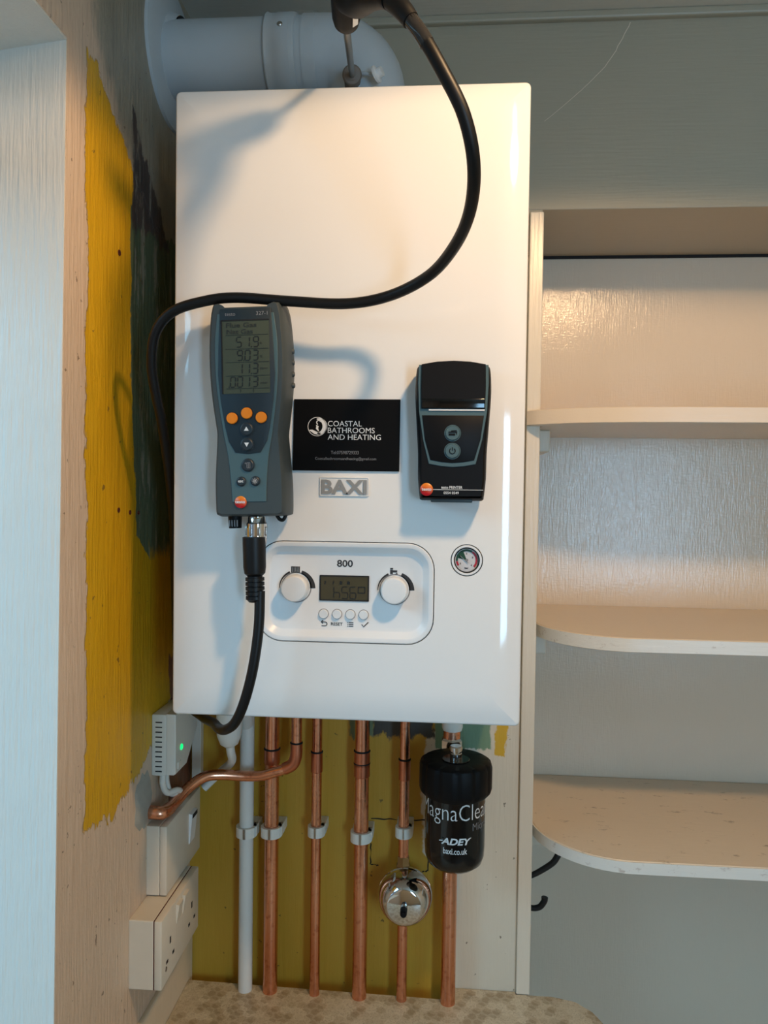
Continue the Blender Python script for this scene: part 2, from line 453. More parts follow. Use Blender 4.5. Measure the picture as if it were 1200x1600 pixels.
def worktop_mat():
    """laminate printed with overlapping pale and dark hexagon petals"""
    c = Mat('hexagon_print_laminate', srgb(190, 176, 150), 0.42)
    x, y, z = c.coords()
    def lattice(ox, oy, s):
        a = s; b = s * 1.7320508
        gx = (x + ox); gy = (y + oy)
        ux = gx.mod(a) - a / 2; uy = gy.mod(b) - b / 2
        vx = (gx + a / 2).mod(a) - a / 2; vy = (gy + b / 2).mod(b) - b / 2
        du = ux * ux + uy * uy; dv = vx * vx + vy * vy
        near = du.lt(dv)
        ix = near * (gx / a).floor() + (1.0 - near) * ((gx + a / 2) / a).floor() + (1.0 - near) * 0.37
        iy = near * (gy / b).floor() + (1.0 - near) * ((gy + b / 2) / b).floor()
        h = (ix * 12.9898 + iy * 78.233)._m('SINE') * 43758.5453
        return h._m('FRACT'), (du.mn(dv))._m('SQRT')
    h1, d1 = lattice(0.0, 0.0, 0.0145); h2, d2 = lattice(0.004, 0.006, 0.0145)
    col = c.mix(h1, srgb(206, 196, 172), srgb(176, 160, 132))
    col = c.mix((h2 - 0.72).step(0.02) * 0.55, col, srgb(150, 134, 106))
    col = c.mix((d1 - 0.0058).step(0.0008) * 0.25, col, srgb(216, 206, 184))
    sp = c.noise(420, (1, 1, 1), 3, 0.7); col = c.mix((sp - 0.56).step(0.1) * 0.35, col, srgb(120, 104, 80))
    c.color(col); c.bump(sp, 0.0002); return c.m
M['worktop'] = worktop_mat()

# ------------------------------------------------------------------ the room
XL = -0.0765; YB = 0.30; YA = 0.527; FL = -1.391; CE = 0.953
XR = 2.05; YR = -2.20
def struct(name, g, mat, label, **k):
    o = g.obj(name, mat, **k); o['kind'] = 'structure'; o['label'] = label; return o

struct('floor', G().box(-0.5, XR + 0.1, YR - 0.1, 0.65, FL - 0.05, FL), M['floor'], 'plain vinyl floor of the utility room', smooth=False)
struct('ceiling', G().box(-0.5, XR + 0.1, YR - 0.1, 0.65, CE, CE + 0.05), M['ceiling'], 'low cream painted ceiling above the boiler', smooth=False)
struct('wall_back', G().box(-0.45, 0.4448, YB, 0.60, FL, 0.673), M['wall_back'], 'flaking yellow and off-white wall behind the pipes', smooth=False)
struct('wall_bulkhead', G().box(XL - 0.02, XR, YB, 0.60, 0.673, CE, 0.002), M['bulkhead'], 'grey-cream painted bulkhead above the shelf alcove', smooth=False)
struct('wall_alcove', G().box(0.4448, XR, YA, 0.60, FL, 0.673), M['alcove'], 'glossy cream back wall of the shelf alcove', smooth=False)
struct('wall_alcove_end', G().box(1.12, 1.2, YB, YA, FL, 0.673), M['alcove'], 'cream end wall closing the shelf alcove', smooth=False)
struct('wall_alcove_return', G().box(1.2, XR, YB, YA, FL, 0.673), M['alcove'], 'cream wall beyond the shelf alcove', smooth=False)
struct('wall_right', G().box(XR, XR + 0.1, YR - 0.1, 0.65, FL, CE), M['room'], 'cream wall at the far side of the room', smooth=False)
# rear wall with a tall window
WX0, WX1, WZ0, WZ1 = 1.04, 1.46, -0.45, 0.62
struct('wall_rear', G().box(-0.5, WX0, YR - 0.1, YR, FL, CE).box(WX1, XR, YR - 0.1, YR, FL, CE).box(WX0, WX1, YR - 0.1, YR, FL, WZ0).box(WX0, WX1, YR - 0.1, YR, WZ1, CE), M['room'], 'cream wall behind the viewer with a tall window', smooth=False)
# left wall: pier beside the boiler with a slightly crooked arris, header, sill part, rear pier
def left_wall():
    A = lambda z: -0.0926 - (0.71 - z) * 0.0222
    g = G(); zs = [FL, -0.55, 0.71, CE]
    def prism(pts, z0, z1, pts2=None):
        p2 = pts2 or pts; g.rings([[(x, y, z0) for x, y in pts], [(x, y, z1) for x, y in p2]])
    xo = -0.40
    q = lambda z: [(XL, A(z)), (XL, 0.62), (xo, 0.62), (xo, A(z))]
    prism(q(-0.55), -0.55, 0.71, q(0.71)); 
    return g, A
gl, ARR = left_wall()
gl.box(-0.40, XL, -1.35, 0.62, 0.71, CE)          # header
gl.box(-0.40, XL, YR - 0.1, -1.35, FL, CE)        # pier behind the viewer
gl.box(-0.40, XL, -1.35, 0.62, FL, -0.55)         # wall under the sill
wl = struct('wall_left', gl, M['wall_left'], 'left wall with torn yellow, green and beige paint beside the boiler', smooth=False)
# painted reveal of the side window: jamb lining and sloping soffit lining
gj = G().rings([[(XL - 0.0006, ARR(-0.55) - 0.001, -0.545), (-0.395, ARR(-0.55) - 0.001, -0.545), (-0.395, ARR(-0.55) + 0.004, -0.545), (XL - 0.0006, ARR(-0.55) + 0.004, -0.545)],
                [(XL - 0.0006, ARR(0.71) - 0.001, 0.708), (-0.395, ARR(0.71) - 0.001, 0.708), (-0.395, ARR(0.71) + 0.004, 0.708), (XL - 0.0006, ARR(0.71) + 0.004, 0.708)]])
struct('trim_3', gj, M['jamb'], 'white painted window jamb at the left edge', smooth=False)
gs = G().rings([[(XL - 0.0006, ARR(0.71) + 0.002, 0.7075), (-0.395, ARR(0.71) + 0.002, 0.668), (-0.395, ARR(0.71) + 0.002, 0.712), (XL - 0.0006, ARR(0.71) + 0.002, 0.712)],
                [(XL - 0.0006, -1.345, 0.7075), (-0.395, -1.345, 0.668), (-0.395, -1.345, 0.712), (XL - 0.0006, -1.345, 0.712)]])
struct('trim_4', gs, M['jamb'], 'white painted soffit of the window recess', smooth=False)

def window(name, loc, w, h, along, label):
    """wooden casement: frame, mullion, pane"""
    r = bpy.data.objects.new(name, None); COL.objects.link(r); r.location = (loc[0], loc[1], loc[2] + ZB)
    r['kind'] = 'structure'; r['label'] = label
    if along == 'y': r.rotation_euler = (0, 0, PI / 2)
    t = 0.045
    for nm, b in (('frame_stile', (-w / 2, -w / 2 + t, -0.02, 0.02, 0, h)), ('frame_stile', (w / 2 - t, w / 2, -0.02, 0.02, 0, h)),
                  ('frame_rail', (-w / 2 + t, w / 2 - t, -0.02, 0.02, 0, t)), ('frame_rail', (-w / 2 + t, w / 2 - t, -0.02, 0.02, h - t, h))):
        G().box(*b, 0.003).obj(nm, M['trim'], r, smooth=False)
    G().box(-w / 2 + t, w / 2 - t, -0.003, 0.003, t, h - t).obj('pane', M['pane'], r, smooth=False)
window('window_1', (-0.37, -0.7215, -0.545), 1.243, 1.20, 'y', 'white side window letting daylight onto the left jamb')
window('window_2', ((WX0 + WX1) / 2, YR - 0.05, WZ0), WX1 - WX0, WZ1 - WZ0, 'x', 'tall narrow window behind the viewer')

# painted post at the alcove's edge and ceiling bead
struct('trim_1', G().box(0.4262, 0.4462, 0.293, 0.365, -0.491, 0.668, 0.0015), M['trim'], 'narrow cream post between pipes and shelves', smooth=False)
struct('trim_2', G().box(-0.076, XR, 0.290, 0.302, 0.941, 0.9535, 0.003), M['bulkhead'], 'thin ceiling bead along the back wall', smooth=False)
struct('trim_5', G().box(0.4448, 1.12, 0.5225, 0.528, 0.6685, 0.6735), M['gap'], 'dark joint strip under the bulkhead', smooth=False)  # thin dark strip along the joint of bulkhead underside and alcove back
# skirting ledge low on the left wall
struct('trim_6', G().box(XL - 0.001, XL + 0.006, -0.05, 0.298, -0.55, -0.432, 0.002), M['room'], 'painted board low on the left wall', smooth=False)

# ceiling downlight that lights the corner (above and to the right of the view)
def downlight():
    x, y = 0.60, -0.50; org = (x, y, CE)
    r = thing('ceiling_downlight', org, 'warm white round ceiling downlight in front of the boiler', 'lamp')
    P = Part(r, org)
    P('trim_ring', G().lathe([(0.030, 0.0), (0.044, 0.0), (0.044, -0.004), (0.040, -0.007), (0.032, -0.007), (0.030, 0.0)], org, (0, 0, 1), 36, cap=False), M['panel_white'])
    P('bulb', G().lathe([(0.0, -0.001), (0.020, -0.001), (0.024, -0.012), (0.022, -0.030), (0.014, -0.042), (0.0, -0.046)], org, (0, 0, 1), 28), emit('warm_bulb', (255, 206, 130), 40.0))
    ld = bpy.data.lights.new('downlight_beam', 'SPOT'); ld.energy = 22.0; ld.color = (1.0, 0.64, 0.34); ld.spot_size = math.radians(156); ld.spot_blend = 0.10; ld.shadow_soft_size = 0.036
    lo = bpy.data.objects.new('downlight_beam', ld); COL.objects.link(lo); lo.parent = r
    lo.location = (0, 0, -0.085)
downlight()

# ------------------------------------------------------------------ shelves, hook, worktop
def shelf(z_top, th, yf, label, mat, edge, x_end=1.118, radius=0.13, over_post=False):
    org = (0.4475, YA, z_top - th)
    r = thing('wall_shelf', org, label, 'shelf', 'painted alcove shelves')
    P = Part(r, org)
    x0 = 0.4475
    pts = [(x0, YA - 0.001), (x0, yf + radius)]
    pts += [(x0 + radius - radius * math.cos(t), yf + radius - radius * math.sin(t)) for t in [math.radians(90 * i / 14) for i in range(1, 15)]]
    if over_post:      # this board runs on across the front of the post
        pts = [(x0, YA - 0.001), (x0, 0.2922), (0.4264, 0.2922)] + spline2([(0.4264, 0.2860), (0.4450, 0.2690), (0.4900, 0.2450), (0.5500, 0.2290), (0.6200, yf)], 4)
    pts += [(x_end, yf), (x_end, YA - 0.001)]
    g = G(); b = 0.0025
    lay = [(b, z_top - th), (0, z_top - th + b), (0, z_top - b), (b, z_top)]
    g.rings([[(x, y, z) for x, y in offset(pts, d)] for d, z in lay])
    P('shelf_board', g, mat)
    ge = G(); fr = offset(pts, -0.0006)[1:-1]; fi = offset(pts, 0.001)[1:-1]
    za, zb = z_top - th + 0.001, z_top - 0.001
    ge.rings([[(x, y, za) for x, y in fi], [(x, y, za) for x, y in fr], [(x, y, zb) for x, y in fr], [(x, y, zb) for x, y in fi]], False, False, closed=False)
    P('front_edge', ge, edge)
    P('cleat', G().box(0.4470, 0.470, 0.36, 0.50, z_top - th - 0.034, z_top - th, 0.002), M['trim'], smooth=False)
shelf(0.379, 0.022, 0.223, 'upper cream shelf with rounded end, seen from below', M['shelf_clean'], M['shelf_clean'], over_post=True)
shelf(0.062, 0.020, 0.223, 'middle warm-lit shelf with rounded end beside the boiler', M['shelf_clean'], M['edge'])
shelf(-0.242, 0.018, 0.210, 'lowest scuffed shelf with dirty marks above the black hook', M['shelf'], M['edge'])

def hook():
    org = (0.4455, 0.40, -0.395)
    r = thing('coat_hook', org, 'black iron double coat hook below the lowest shelf', 'hook'); P = Part(r, org)
    P('back_plate', G().box(0.4450, 0.4485, 0.392, 0.408, -0.425, -0.350, 0.001), M['iron'])
    P('upper_prong', G().tube([(0.447, 0.40, -0.366), (0.458, 0.398, -0.362), (0.475, 0.396, -0.351), (0.492, 0.394, -0.337), (0.500, 0.394, -0.324)], lambda t: 0.0042 + 0.001 * t), M['iron'])
    P('lower_prong', G().tube([(0.447, 0.40, -0.412), (0.460, 0.398, -0.4155), (0.472, 0.396, -0.412), (0.479, 0.395, -0.402), (0.480, 0.395, -0.395)], lambda t: 0.0042 + 0.0012 * t), M['iron'])
hook()

def worktop():
    z1 = -0.491; z0 = z1 - 0.03
    pts = [(-0.0700, 0.2785), (-0.0690, -0.12), (0.56, -0.12), (0.556, 0.18), (0.546, 0.236), (0.533, 0.264), (0.512, 0.284), (0.48, 0.2925), (0.449, 0.2925), (0.4255, 0.2925), (0.4255, 0.2985), (0.3295, 0.2985), (0.3295, 0.2705), (0.133, 0.2745)]
    org = (0.25, 0.1, z0)
    r = thing('worktop', org, 'beige worktop printed with pale hexagons, pipes passing through its cut-out', 'worktop'); P = Part(r, org)
    g = G(); g.rings([[(x, y, z) for x, y in pts] for z in (z0, z1)])
    P('worktop_board', g, M['worktop'], smooth=False)
    P('support_batten', G().box(0.335, 0.42, 0.26, 0.2995, z0 - 0.03, z0), M['room'], smooth=False)
worktop()

# ------------------------------------------------------------------ boiler
def boolean_cut(o, cutters):
    for c in cutters:
        m = o.modifiers.new('cut', 'BOOLEAN'); m.operation = 'DIFFERENCE'; m.object = c; m.solver = 'EXACT'
    bpy.context.view_layer.update()
    dg = bpy.context.evaluated_depsgraph_get(); me = bpy.data.meshes.new_from_object(o.evaluated_get(dg))
    o.modifiers.clear(); old = o.data; o.data = me; bpy.data.meshes.remove(old)
    for c in cutters:
        d = c.data; bpy.data.objects.remove(c); bpy.data.meshes.remove(d)
    me.shade_smooth(); me.set_sharp_from_angle(angle=math.radians(28))

BO = (0.1975, 0.15, 0.0)
boiler = thing('boiler', BO, 'white wall-hung combi boiler with grey control display and two knobs', 'boiler')
PB = Part(boiler, BO)
def build_boiler():
    W, H = 0.395, 0.705
    fn = rrect(0, W, 0, H, 0.006, 5)
    lay = [(0.004, 0.286), (0.0, 0.283)]
    # side, tight edge radius, then a long soft roll onto the flat front
    s = 0.0052; r = 0.0032
    lay += [(0.0, s + r)]
    for i in range(1, 5):
        t = math.radians(90 * i / 5); lay.append((r * (1 - math.cos(t)), s + r - r * math.sin(t)))
    roll = 0.034
    for i in range(0, 11):
        u = i / 10; lay.append((r + roll * u, s * (1 - u) ** 2))
    g = G().layers(fn, lay)
    casing = PB('casing', g, M['boiler'])
    c1 = G().layers(rrect(0.0985, 0.2985, 0.0885, 0.2025, 0.030, 8), [(0, 0.035), (0, -0.02)]).obj('c1', M['gap'], boiler, origin=BO)
    c2 = G().lathe([(0.0178, -0.02), (0.0178, 0.02)], (0.3336, 0, 0.1842), (0, 1, 0), 40).obj('c2', M['gap'], boiler, origin=BO)
    boolean_cut(casing, [c1, c2])
    casing.data.materials.clear(); casing.data.materials.append(M['boiler'])
    PB('back_frame', G().box(0.03, 0.365, 0.283, 0.2995, 0.03, 0.68, 0.002), M['steel'])
    # recessed control panel
    cp = PB('control_panel', G().layers(rrect(0.0985, 0.2985, 0.0885, 0.2025, 0.030, 8), [(0.0010, 0.030), (0.0010, 0.0008), (0.0018, 0.0), (0.0055, 0.0), (0.0070, 0.0010), (0.0125, 0.0072), (0.0140, 0.0080)]), M['panel_white'])
    PB('panel_gap', G().layers(rrect(0.0987, 0.2983, 0.0887, 0.2023, 0.030, 8), [(0.0, 0.034), (0.0, 0.0305)]), M['gap'], cp)
    yf = 0.008
    F = lambda x, z: (0.308 + (x / 1000 - 0.308) * 1.0094, 0.260 + (z / 1000 - 0.260) * 1.0094)
    for kx, kz, icon in ((144.0, 150.2, 0), (254.6, 150.2, 1)):
        x, z = F(kx, kz)
        kn = PB('knob', G().lathe([(0.0152, 0.0), (0.0152, -0.001), (0.0150, -0.012), (0.0146, -0.0150), (0.0134, -0.0168), (0.0105, -0.0172), (0.0, -0.0166)], (x, yf, z), (0, 1, 0), 40), M['panel_white'], cp)
        g = G(); g.strip(arc(x, z, 0.0168, 0, 360, 40), 0.0012, yf)
        PB('knob_gap', g, M['print_grey'], cp)
        cx, cz = F(144.0 if not icon else 254.8, 149.5)
        g = G(); g.strip(arc(cx, cz, 0.0192, 181, 113, 18), lambda t: 0.0007 + 0.0016 * t, yf)
        PB('dial_arc', g, M['print_dark'], cp)
        g = G(); g.strip(arc(cx, cz, 0.0188, 72 if not icon else 68, 0, 18), lambda t: 0.0040 + 0.0020 * t, yf)
        PB('dial_arc', g, M['print_dark'], cp)
        if not icon:
            g = G()
            for i in range(6):
                xx, zz = F(138.6 + i * 1.72, 170.0); g.strip([(xx, zz - 0.0035), (xx, zz + 0.0035)], 0.00125, yf)
            a_, b_ = F(138.2, 173), F(147.6, 173); g.strip([a_, b_], 0.0005, yf); a_, b_ = F(138.2, 167), F(147.6, 167); g.strip([a_, b_], 0.0005, yf)
            PB('radiator_icon', g, M['print_dark'], cp)
        else:
            g = G()
            for p, q, w in (((249.2, 169.6), (252.2, 169.6), 0.0046), ((249.2, 173.2), (252.4, 173.2), 0.0016), ((252.0, 170.3), (257.0, 170.3), 0.0024), ((256.2, 168.5), (256.9, 167.0), 0.0014), ((254.9, 167.3), (255.5, 166.7), 0.0010)):
                g.strip([F(*p), F(*q)], w, yf)
            PB('tap_icon', g, M['print_dark'], cp)
    (x0, z0), (x1, z1) = F(170.4, 136.0), F(226.0, 164.7)
    ds = PB('display', G().layers(rrect(x0, x1, z0, z1, 0.0006, 2), [(0, yf + 0.004), (0, yf - 0.0008)]), M['lcd_dark'], cp)
    g = G(); o = 0.0007
    for a, b in (((x0 + o, z0 + o), (x1 - o, z0 + o)), ((x1 - o, z0 + o), (x1 - o, z1 - o)), ((x1 - o, z1 - o), (x0 + o, z1 - o)), ((x0 + o, z1 - o), (x0 + o, z0 + o))): g.strip([a, b], 0.0014, yf - 0.0008)
    PB('display_border', g, M['gap'], cp)
    g = G(); xx, zz = F(186.5, 138.9); seven(g, 'h56', xx, zz, 0.0066, 0.0132, 0.0092, 0.0009, yf - 0.0008, 0.0)
    xx, zz = F(213.8, 145.4); 
    for a, b in (((0, 0), (0.0076, 0)), ((0.0076, 0), (0.0076, 0.0066)), ((0.0076, 0.0066), (0, 0.0066)), ((0, 0.0066), (0, 0))): g.strip([(xx + a[0], zz + a[1]), (xx + b[0], zz + b[1])], 0.0009, yf - 0.0008)
    for i, q in enumerate((176.4, 185.6, 194.2, 202.6)):
        xx, zz = F(q, 156.3); g.strip([(xx, zz - 0.0016), (xx + 0.0006, zz + 0.0018)], 0.0014 if i < 2 else 0.003, yf - 0.0008)
    PB('display_reading', g, M['lcd_ink'], cp)
    for q in (175.3, 190.4, 205.4, 220.2):
        x, z = F(q, 121.2)
        PB('push_button', G().lathe([(0.0052, 0.0), (0.0052, -0.0022), (0.0046, -0.0030), (0.0, -0.0028)], (x, yf, z), (0, 1, 0), 28), M['panel_white'], cp)
        g = G(); g.strip(arc(x, z, 0.0055, 0, 360, 28), 0.0006, yf); PB('button_gap', g, M['print_grey'], cp)
    D = M['print_dark']
    x, z = F(198.6, 178.0); lettering('model_number', '800', x - 0.0090, x + 0.0090, z - 0.0040, z + 0.0040, yf, D, cp, bold=0.02).matrix_parent_inverse = Matrix()
    g = G(); x, z = F(175.8, 109.8)
    g.strip([(x - 0.0030, z + 0.0022), (x + 0.0012, z + 0.0022)] + arc(x + 0.0012, z, 0.0022, 90, -90, 8) + [(x - 0.0028, z - 0.0022)], 0.0009, yf)
    g.strip([(x - 0.0012, z + 0.0042), (x - 0.0032, z + 0.0022), (x - 0.0012, z + 0.0004)], 0.0010, yf); PB('back_icon', g, D, cp)
    x, z = F(190.2, 110.0); lettering('reset_lettering', 'RESET', x - 0.0066, x + 0.0066, z - 0.0018, z + 0.0018, yf, D, cp, bold=0.015)
    g = G(); x, z = F(205.4, 110.0)
    for i in (-1, 0, 1): g.strip([(x - 0.0018, z + i * 0.0021), (x + 0.0034, z + i * 0.0021)], 0.0009, yf); g.strip([(x - 0.0034, z + i * 0.0021), (x - 0.0026, z + i * 0.0021)], 0.0008, yf)
    PB('list_icon', g, D, cp)
    g = G(); x, z = F(221.8, 110.0); g.strip([(x - 0.0036, z + 0.0002), (x - 0.0014, z - 0.0024), (x + 0.0038, z + 0.0030)], 0.0010, yf); PB('tick_icon', g, D, cp)
    # pressure gauge
    gx, gz = 0.3336, 0.1842
    ga = PB('pressure_gauge', G().lathe([(0.0166, 0.018), (0.0168, 0.0008), (0.0164, 0.0), (0.0146, 0.0), (0.0142, 0.0006), (0.0142, 0.006)], (gx, 0, gz), (0, 1, 0), 48, cap=False), M['panel_white'])
    PB('gauge_well', G().lathe([(0.0177, 0.0195), (0.0177, 0.0185), (0.0, 0.0185)], (gx, 0, gz), (0, 1, 0), 40), M['gap'], ga)
    PB('gauge_bezel', G().lathe([(0.0141, 0.006), (0.0141, 0.0006), (0.0130, 0.0010), (0.0128, 0.0045)], (gx, 0, gz), (0, 1, 0), 48, cap=False), M['black_gloss'], ga)
    PB('gauge_dial', G().lathe([(0.0140, 0.0060), (0.0140, 0.0042), (0.0, 0.0042)], (gx, 0, gz), (0, 1, 0), 48), M['dial'], ga)
    yd = 0.0042
    g = G(); g.strip(arc(gx, gz, 0.0108, 58, 186, 20), 0.0022, yd)
    n = 10; g.rings([[(gx, yd, gz)] + [(x, yd, z) for x, z in arc(gx, gz, 0.0100, 112, 168, n)], [(gx, yd - 0.0003, gz)] + [(x, yd - 0.0003, z) for x, z in arc(gx, gz, 0.0100, 112, 168, n)]])
    PB('green_band', g, M['green'], ga)
    g = G(); g.strip(arc(gx, gz, 0.0108, 56, -42, 16), 0.0021, yd); g.strip(arc(gx, gz, 0.0108, 188, 214, 8), 0.0021, yd); PB('red_band', g, M['red'], ga)
    g = G(); g.strip([(gx - 0.0072, gz + 0.0046), (gx + 0.0018, gz - 0.0034)], 0.0006, yd - 0.0008); g.lathe([(0.0016, 0.0), (0.0014, -0.0014), (0.0, -0.0014)], (gx, yd, gz), (0, 1, 0), 14); PB('needle', g, M['print_grey'], ga)
    lettering('bar_lettering', 'bar', gx - 0.0022, gx + 0.0020, gz - 0.0098, gz - 0.0078, yd, M['print_dark'], ga, bold=0.03)
    for s_, dx, dz in (('0', -0.0070, -0.0040), ('1', -0.0076, 0.0036), ('2', -0.0003, 0.0072), ('3', 0.0064, 0.0030), ('4', 0.0052, -0.0056)):
        lettering('dial_number', s_, gx + dx - 0.0007, gx + dx + 0.0007, gz + dz - 0.0010, gz + dz + 0.0010, yd, M['print_dark'], ga, bold=0.03)
    # maker's badge
    ba = PB('badge_plate', G().layers(rrect(0.1690, 0.2246, 0.2525, 0.2743, 0.002, 3), [(0, 0.0005), (0, -0.0012), (0.0006, -0.0018), (0.0012, -0.0018), (0.0016, -0.0012)]), M['badge_clear'], label='silver badge reading BAXI')
    v, f = text_geo('BAXI', 0.035)
    ax, bx_ = min(p.x for p in v), max(p.x for p in v); az, bz = min(p.y for p in v), max(p.y for p in v)
    V = [(0.1712 + (p.x - ax) / (bx_ - ax) * 0.0510, -0.0024, 0.2550 + (p.y - az) / (bz - az) * 0.0162) for p in v]
    new_obj('badge_letters', V, f, M['silver'], ba, smooth=False, origin=BO)
    # service ports under the casing
lett_fix = []
_letter = lettering
def lettering(name, body, x0, x1, z0, z1, y, mat, parent, org=BO, **k):
    o = _letter(name, body, x0, x1, z0, z1, y, mat, parent, **k)
    if org:
        for v in o.data.vertices: v.co -= Vector(org)
    return o
build_boiler()

def trap():
    org = (0.0122, 0.20, -0.001)
    t = thing('condensate_trap', org, 'white plastic condensate trap cup hanging under the boiler', 'trap'); P = Part(t, org)
    P('cup', G().lathe([(0.0180, -0.001), (0.0180, -0.072), (0.0170, -0.086), (0.0125, -0.098), (0.0060, -0.1025), (0.0, -0.1025)], (0.0122, 0.20, 0), (0, 0, 1), 28), M['pvc'])
    P('drain_hose', G().tube([(0.0125, 0.201, -0.096), (0.0130, 0.206, -0.112), (0.0105, 0.222, -0.128), (0.001, 0.243, -0.143), (-0.012, 0.258, -0.156), (-0.028, 0.262, -0.172), (-0.042, 0.258, -0.186)], 0.0060), M['pvc'])
    P('spout', G().tube([(0.022, 0.21, -0.045), (0.024, 0.238, -0.066), (0.0215, 0.258, -0.086)], 0.011, smooth=3), M['pvc'])
trap()

# ------------------------------------------------------------------ flue
def flue():
    org = (0.1975, 0.185, 0.705)
    r = thing('flue_elbow', org, 'white plastic flue elbow running from the boiler top into the left wall', 'flue pipe'); P = Part(r, org)
    R = 0.0505; zc = 0.838; y = 0.185; bend = 0.054
    path = [(0.1975, y, 0.7055), (0.1975, y, zc - bend)] + [(0.1975 - bend + bend * math.cos(t), y, zc - bend + bend * math.sin(t)) for t in [math.radians(90 * i / 12) for i in range(1, 13)]] + [(0.115, y, zc)]
    P('elbow', G().tube(path, R, 40, 0), M['flue'])
    P('pipe', G().cyl((0.120, y, zc), (XL + 0.001, y, zc), 0.0488, 40), M['flue'])
    P('joint_collar', G().lathe([(0.0488, -0.001), (0.0520, 0.0), (0.0535, 0.002), (0.0520, 0.005), (0.0520, 0.014), (0.0528, 0.016), (0.0528, 0.036), (0.0515, 0.040)], (0.066, y, zc), (1, 0, 0), 44), M['flue'])
    c = Vector((0.089, y - 0.0528 * math.cos(0.30), zc + 0.0528 * math.sin(0.30))); n = (c - Vector((0.089, y, zc))).normalized()
    P('screw', G().lathe([(0.0036, -0.001), (0.0036, 0.0008), (0.0026, 0.0018), (0.0, 0.0018)], c, n, 16), M['steel'])
    P('clear_tape', G().lathe([(0.0532, 0.0), (0.0532, 0.034)], (0.099, y, zc), (1, 0, 0), 44, cap=False), M['tape'])
    P('wall_flange', G().lathe([(0.051, 0.022), (0.053, 0.018), (0.056, 0.010), (0.086, 0.007), (0.093, 0.004), (0.094, 0.0)], (XL, 0.198, 0.848), (1, 0, 0), 56, cap=False), M['flue'])
    # sampling port and its hanging cap
    P('sampling_boss', G().tube([(0.183, 0.150, 0.776), (0.184, 0.122, 0.782)], 0.0105, 20, 0), M['taupe'])
    P('cap_tether', G().cyl((0.188, 0.128, 0.786), (0.213, 0.121, 0.779), 0.0025), M['flue'])
    P('port_cap', G().lathe([(0.0105, 0.0), (0.0105, 0.003), (0.006, 0.004), (0.006, 0.010), (0.0, 0.010)], (0.214, 0.120, 0.778), (0.8, -0.35, 0.25), 24), M['panel_white'])
flue()

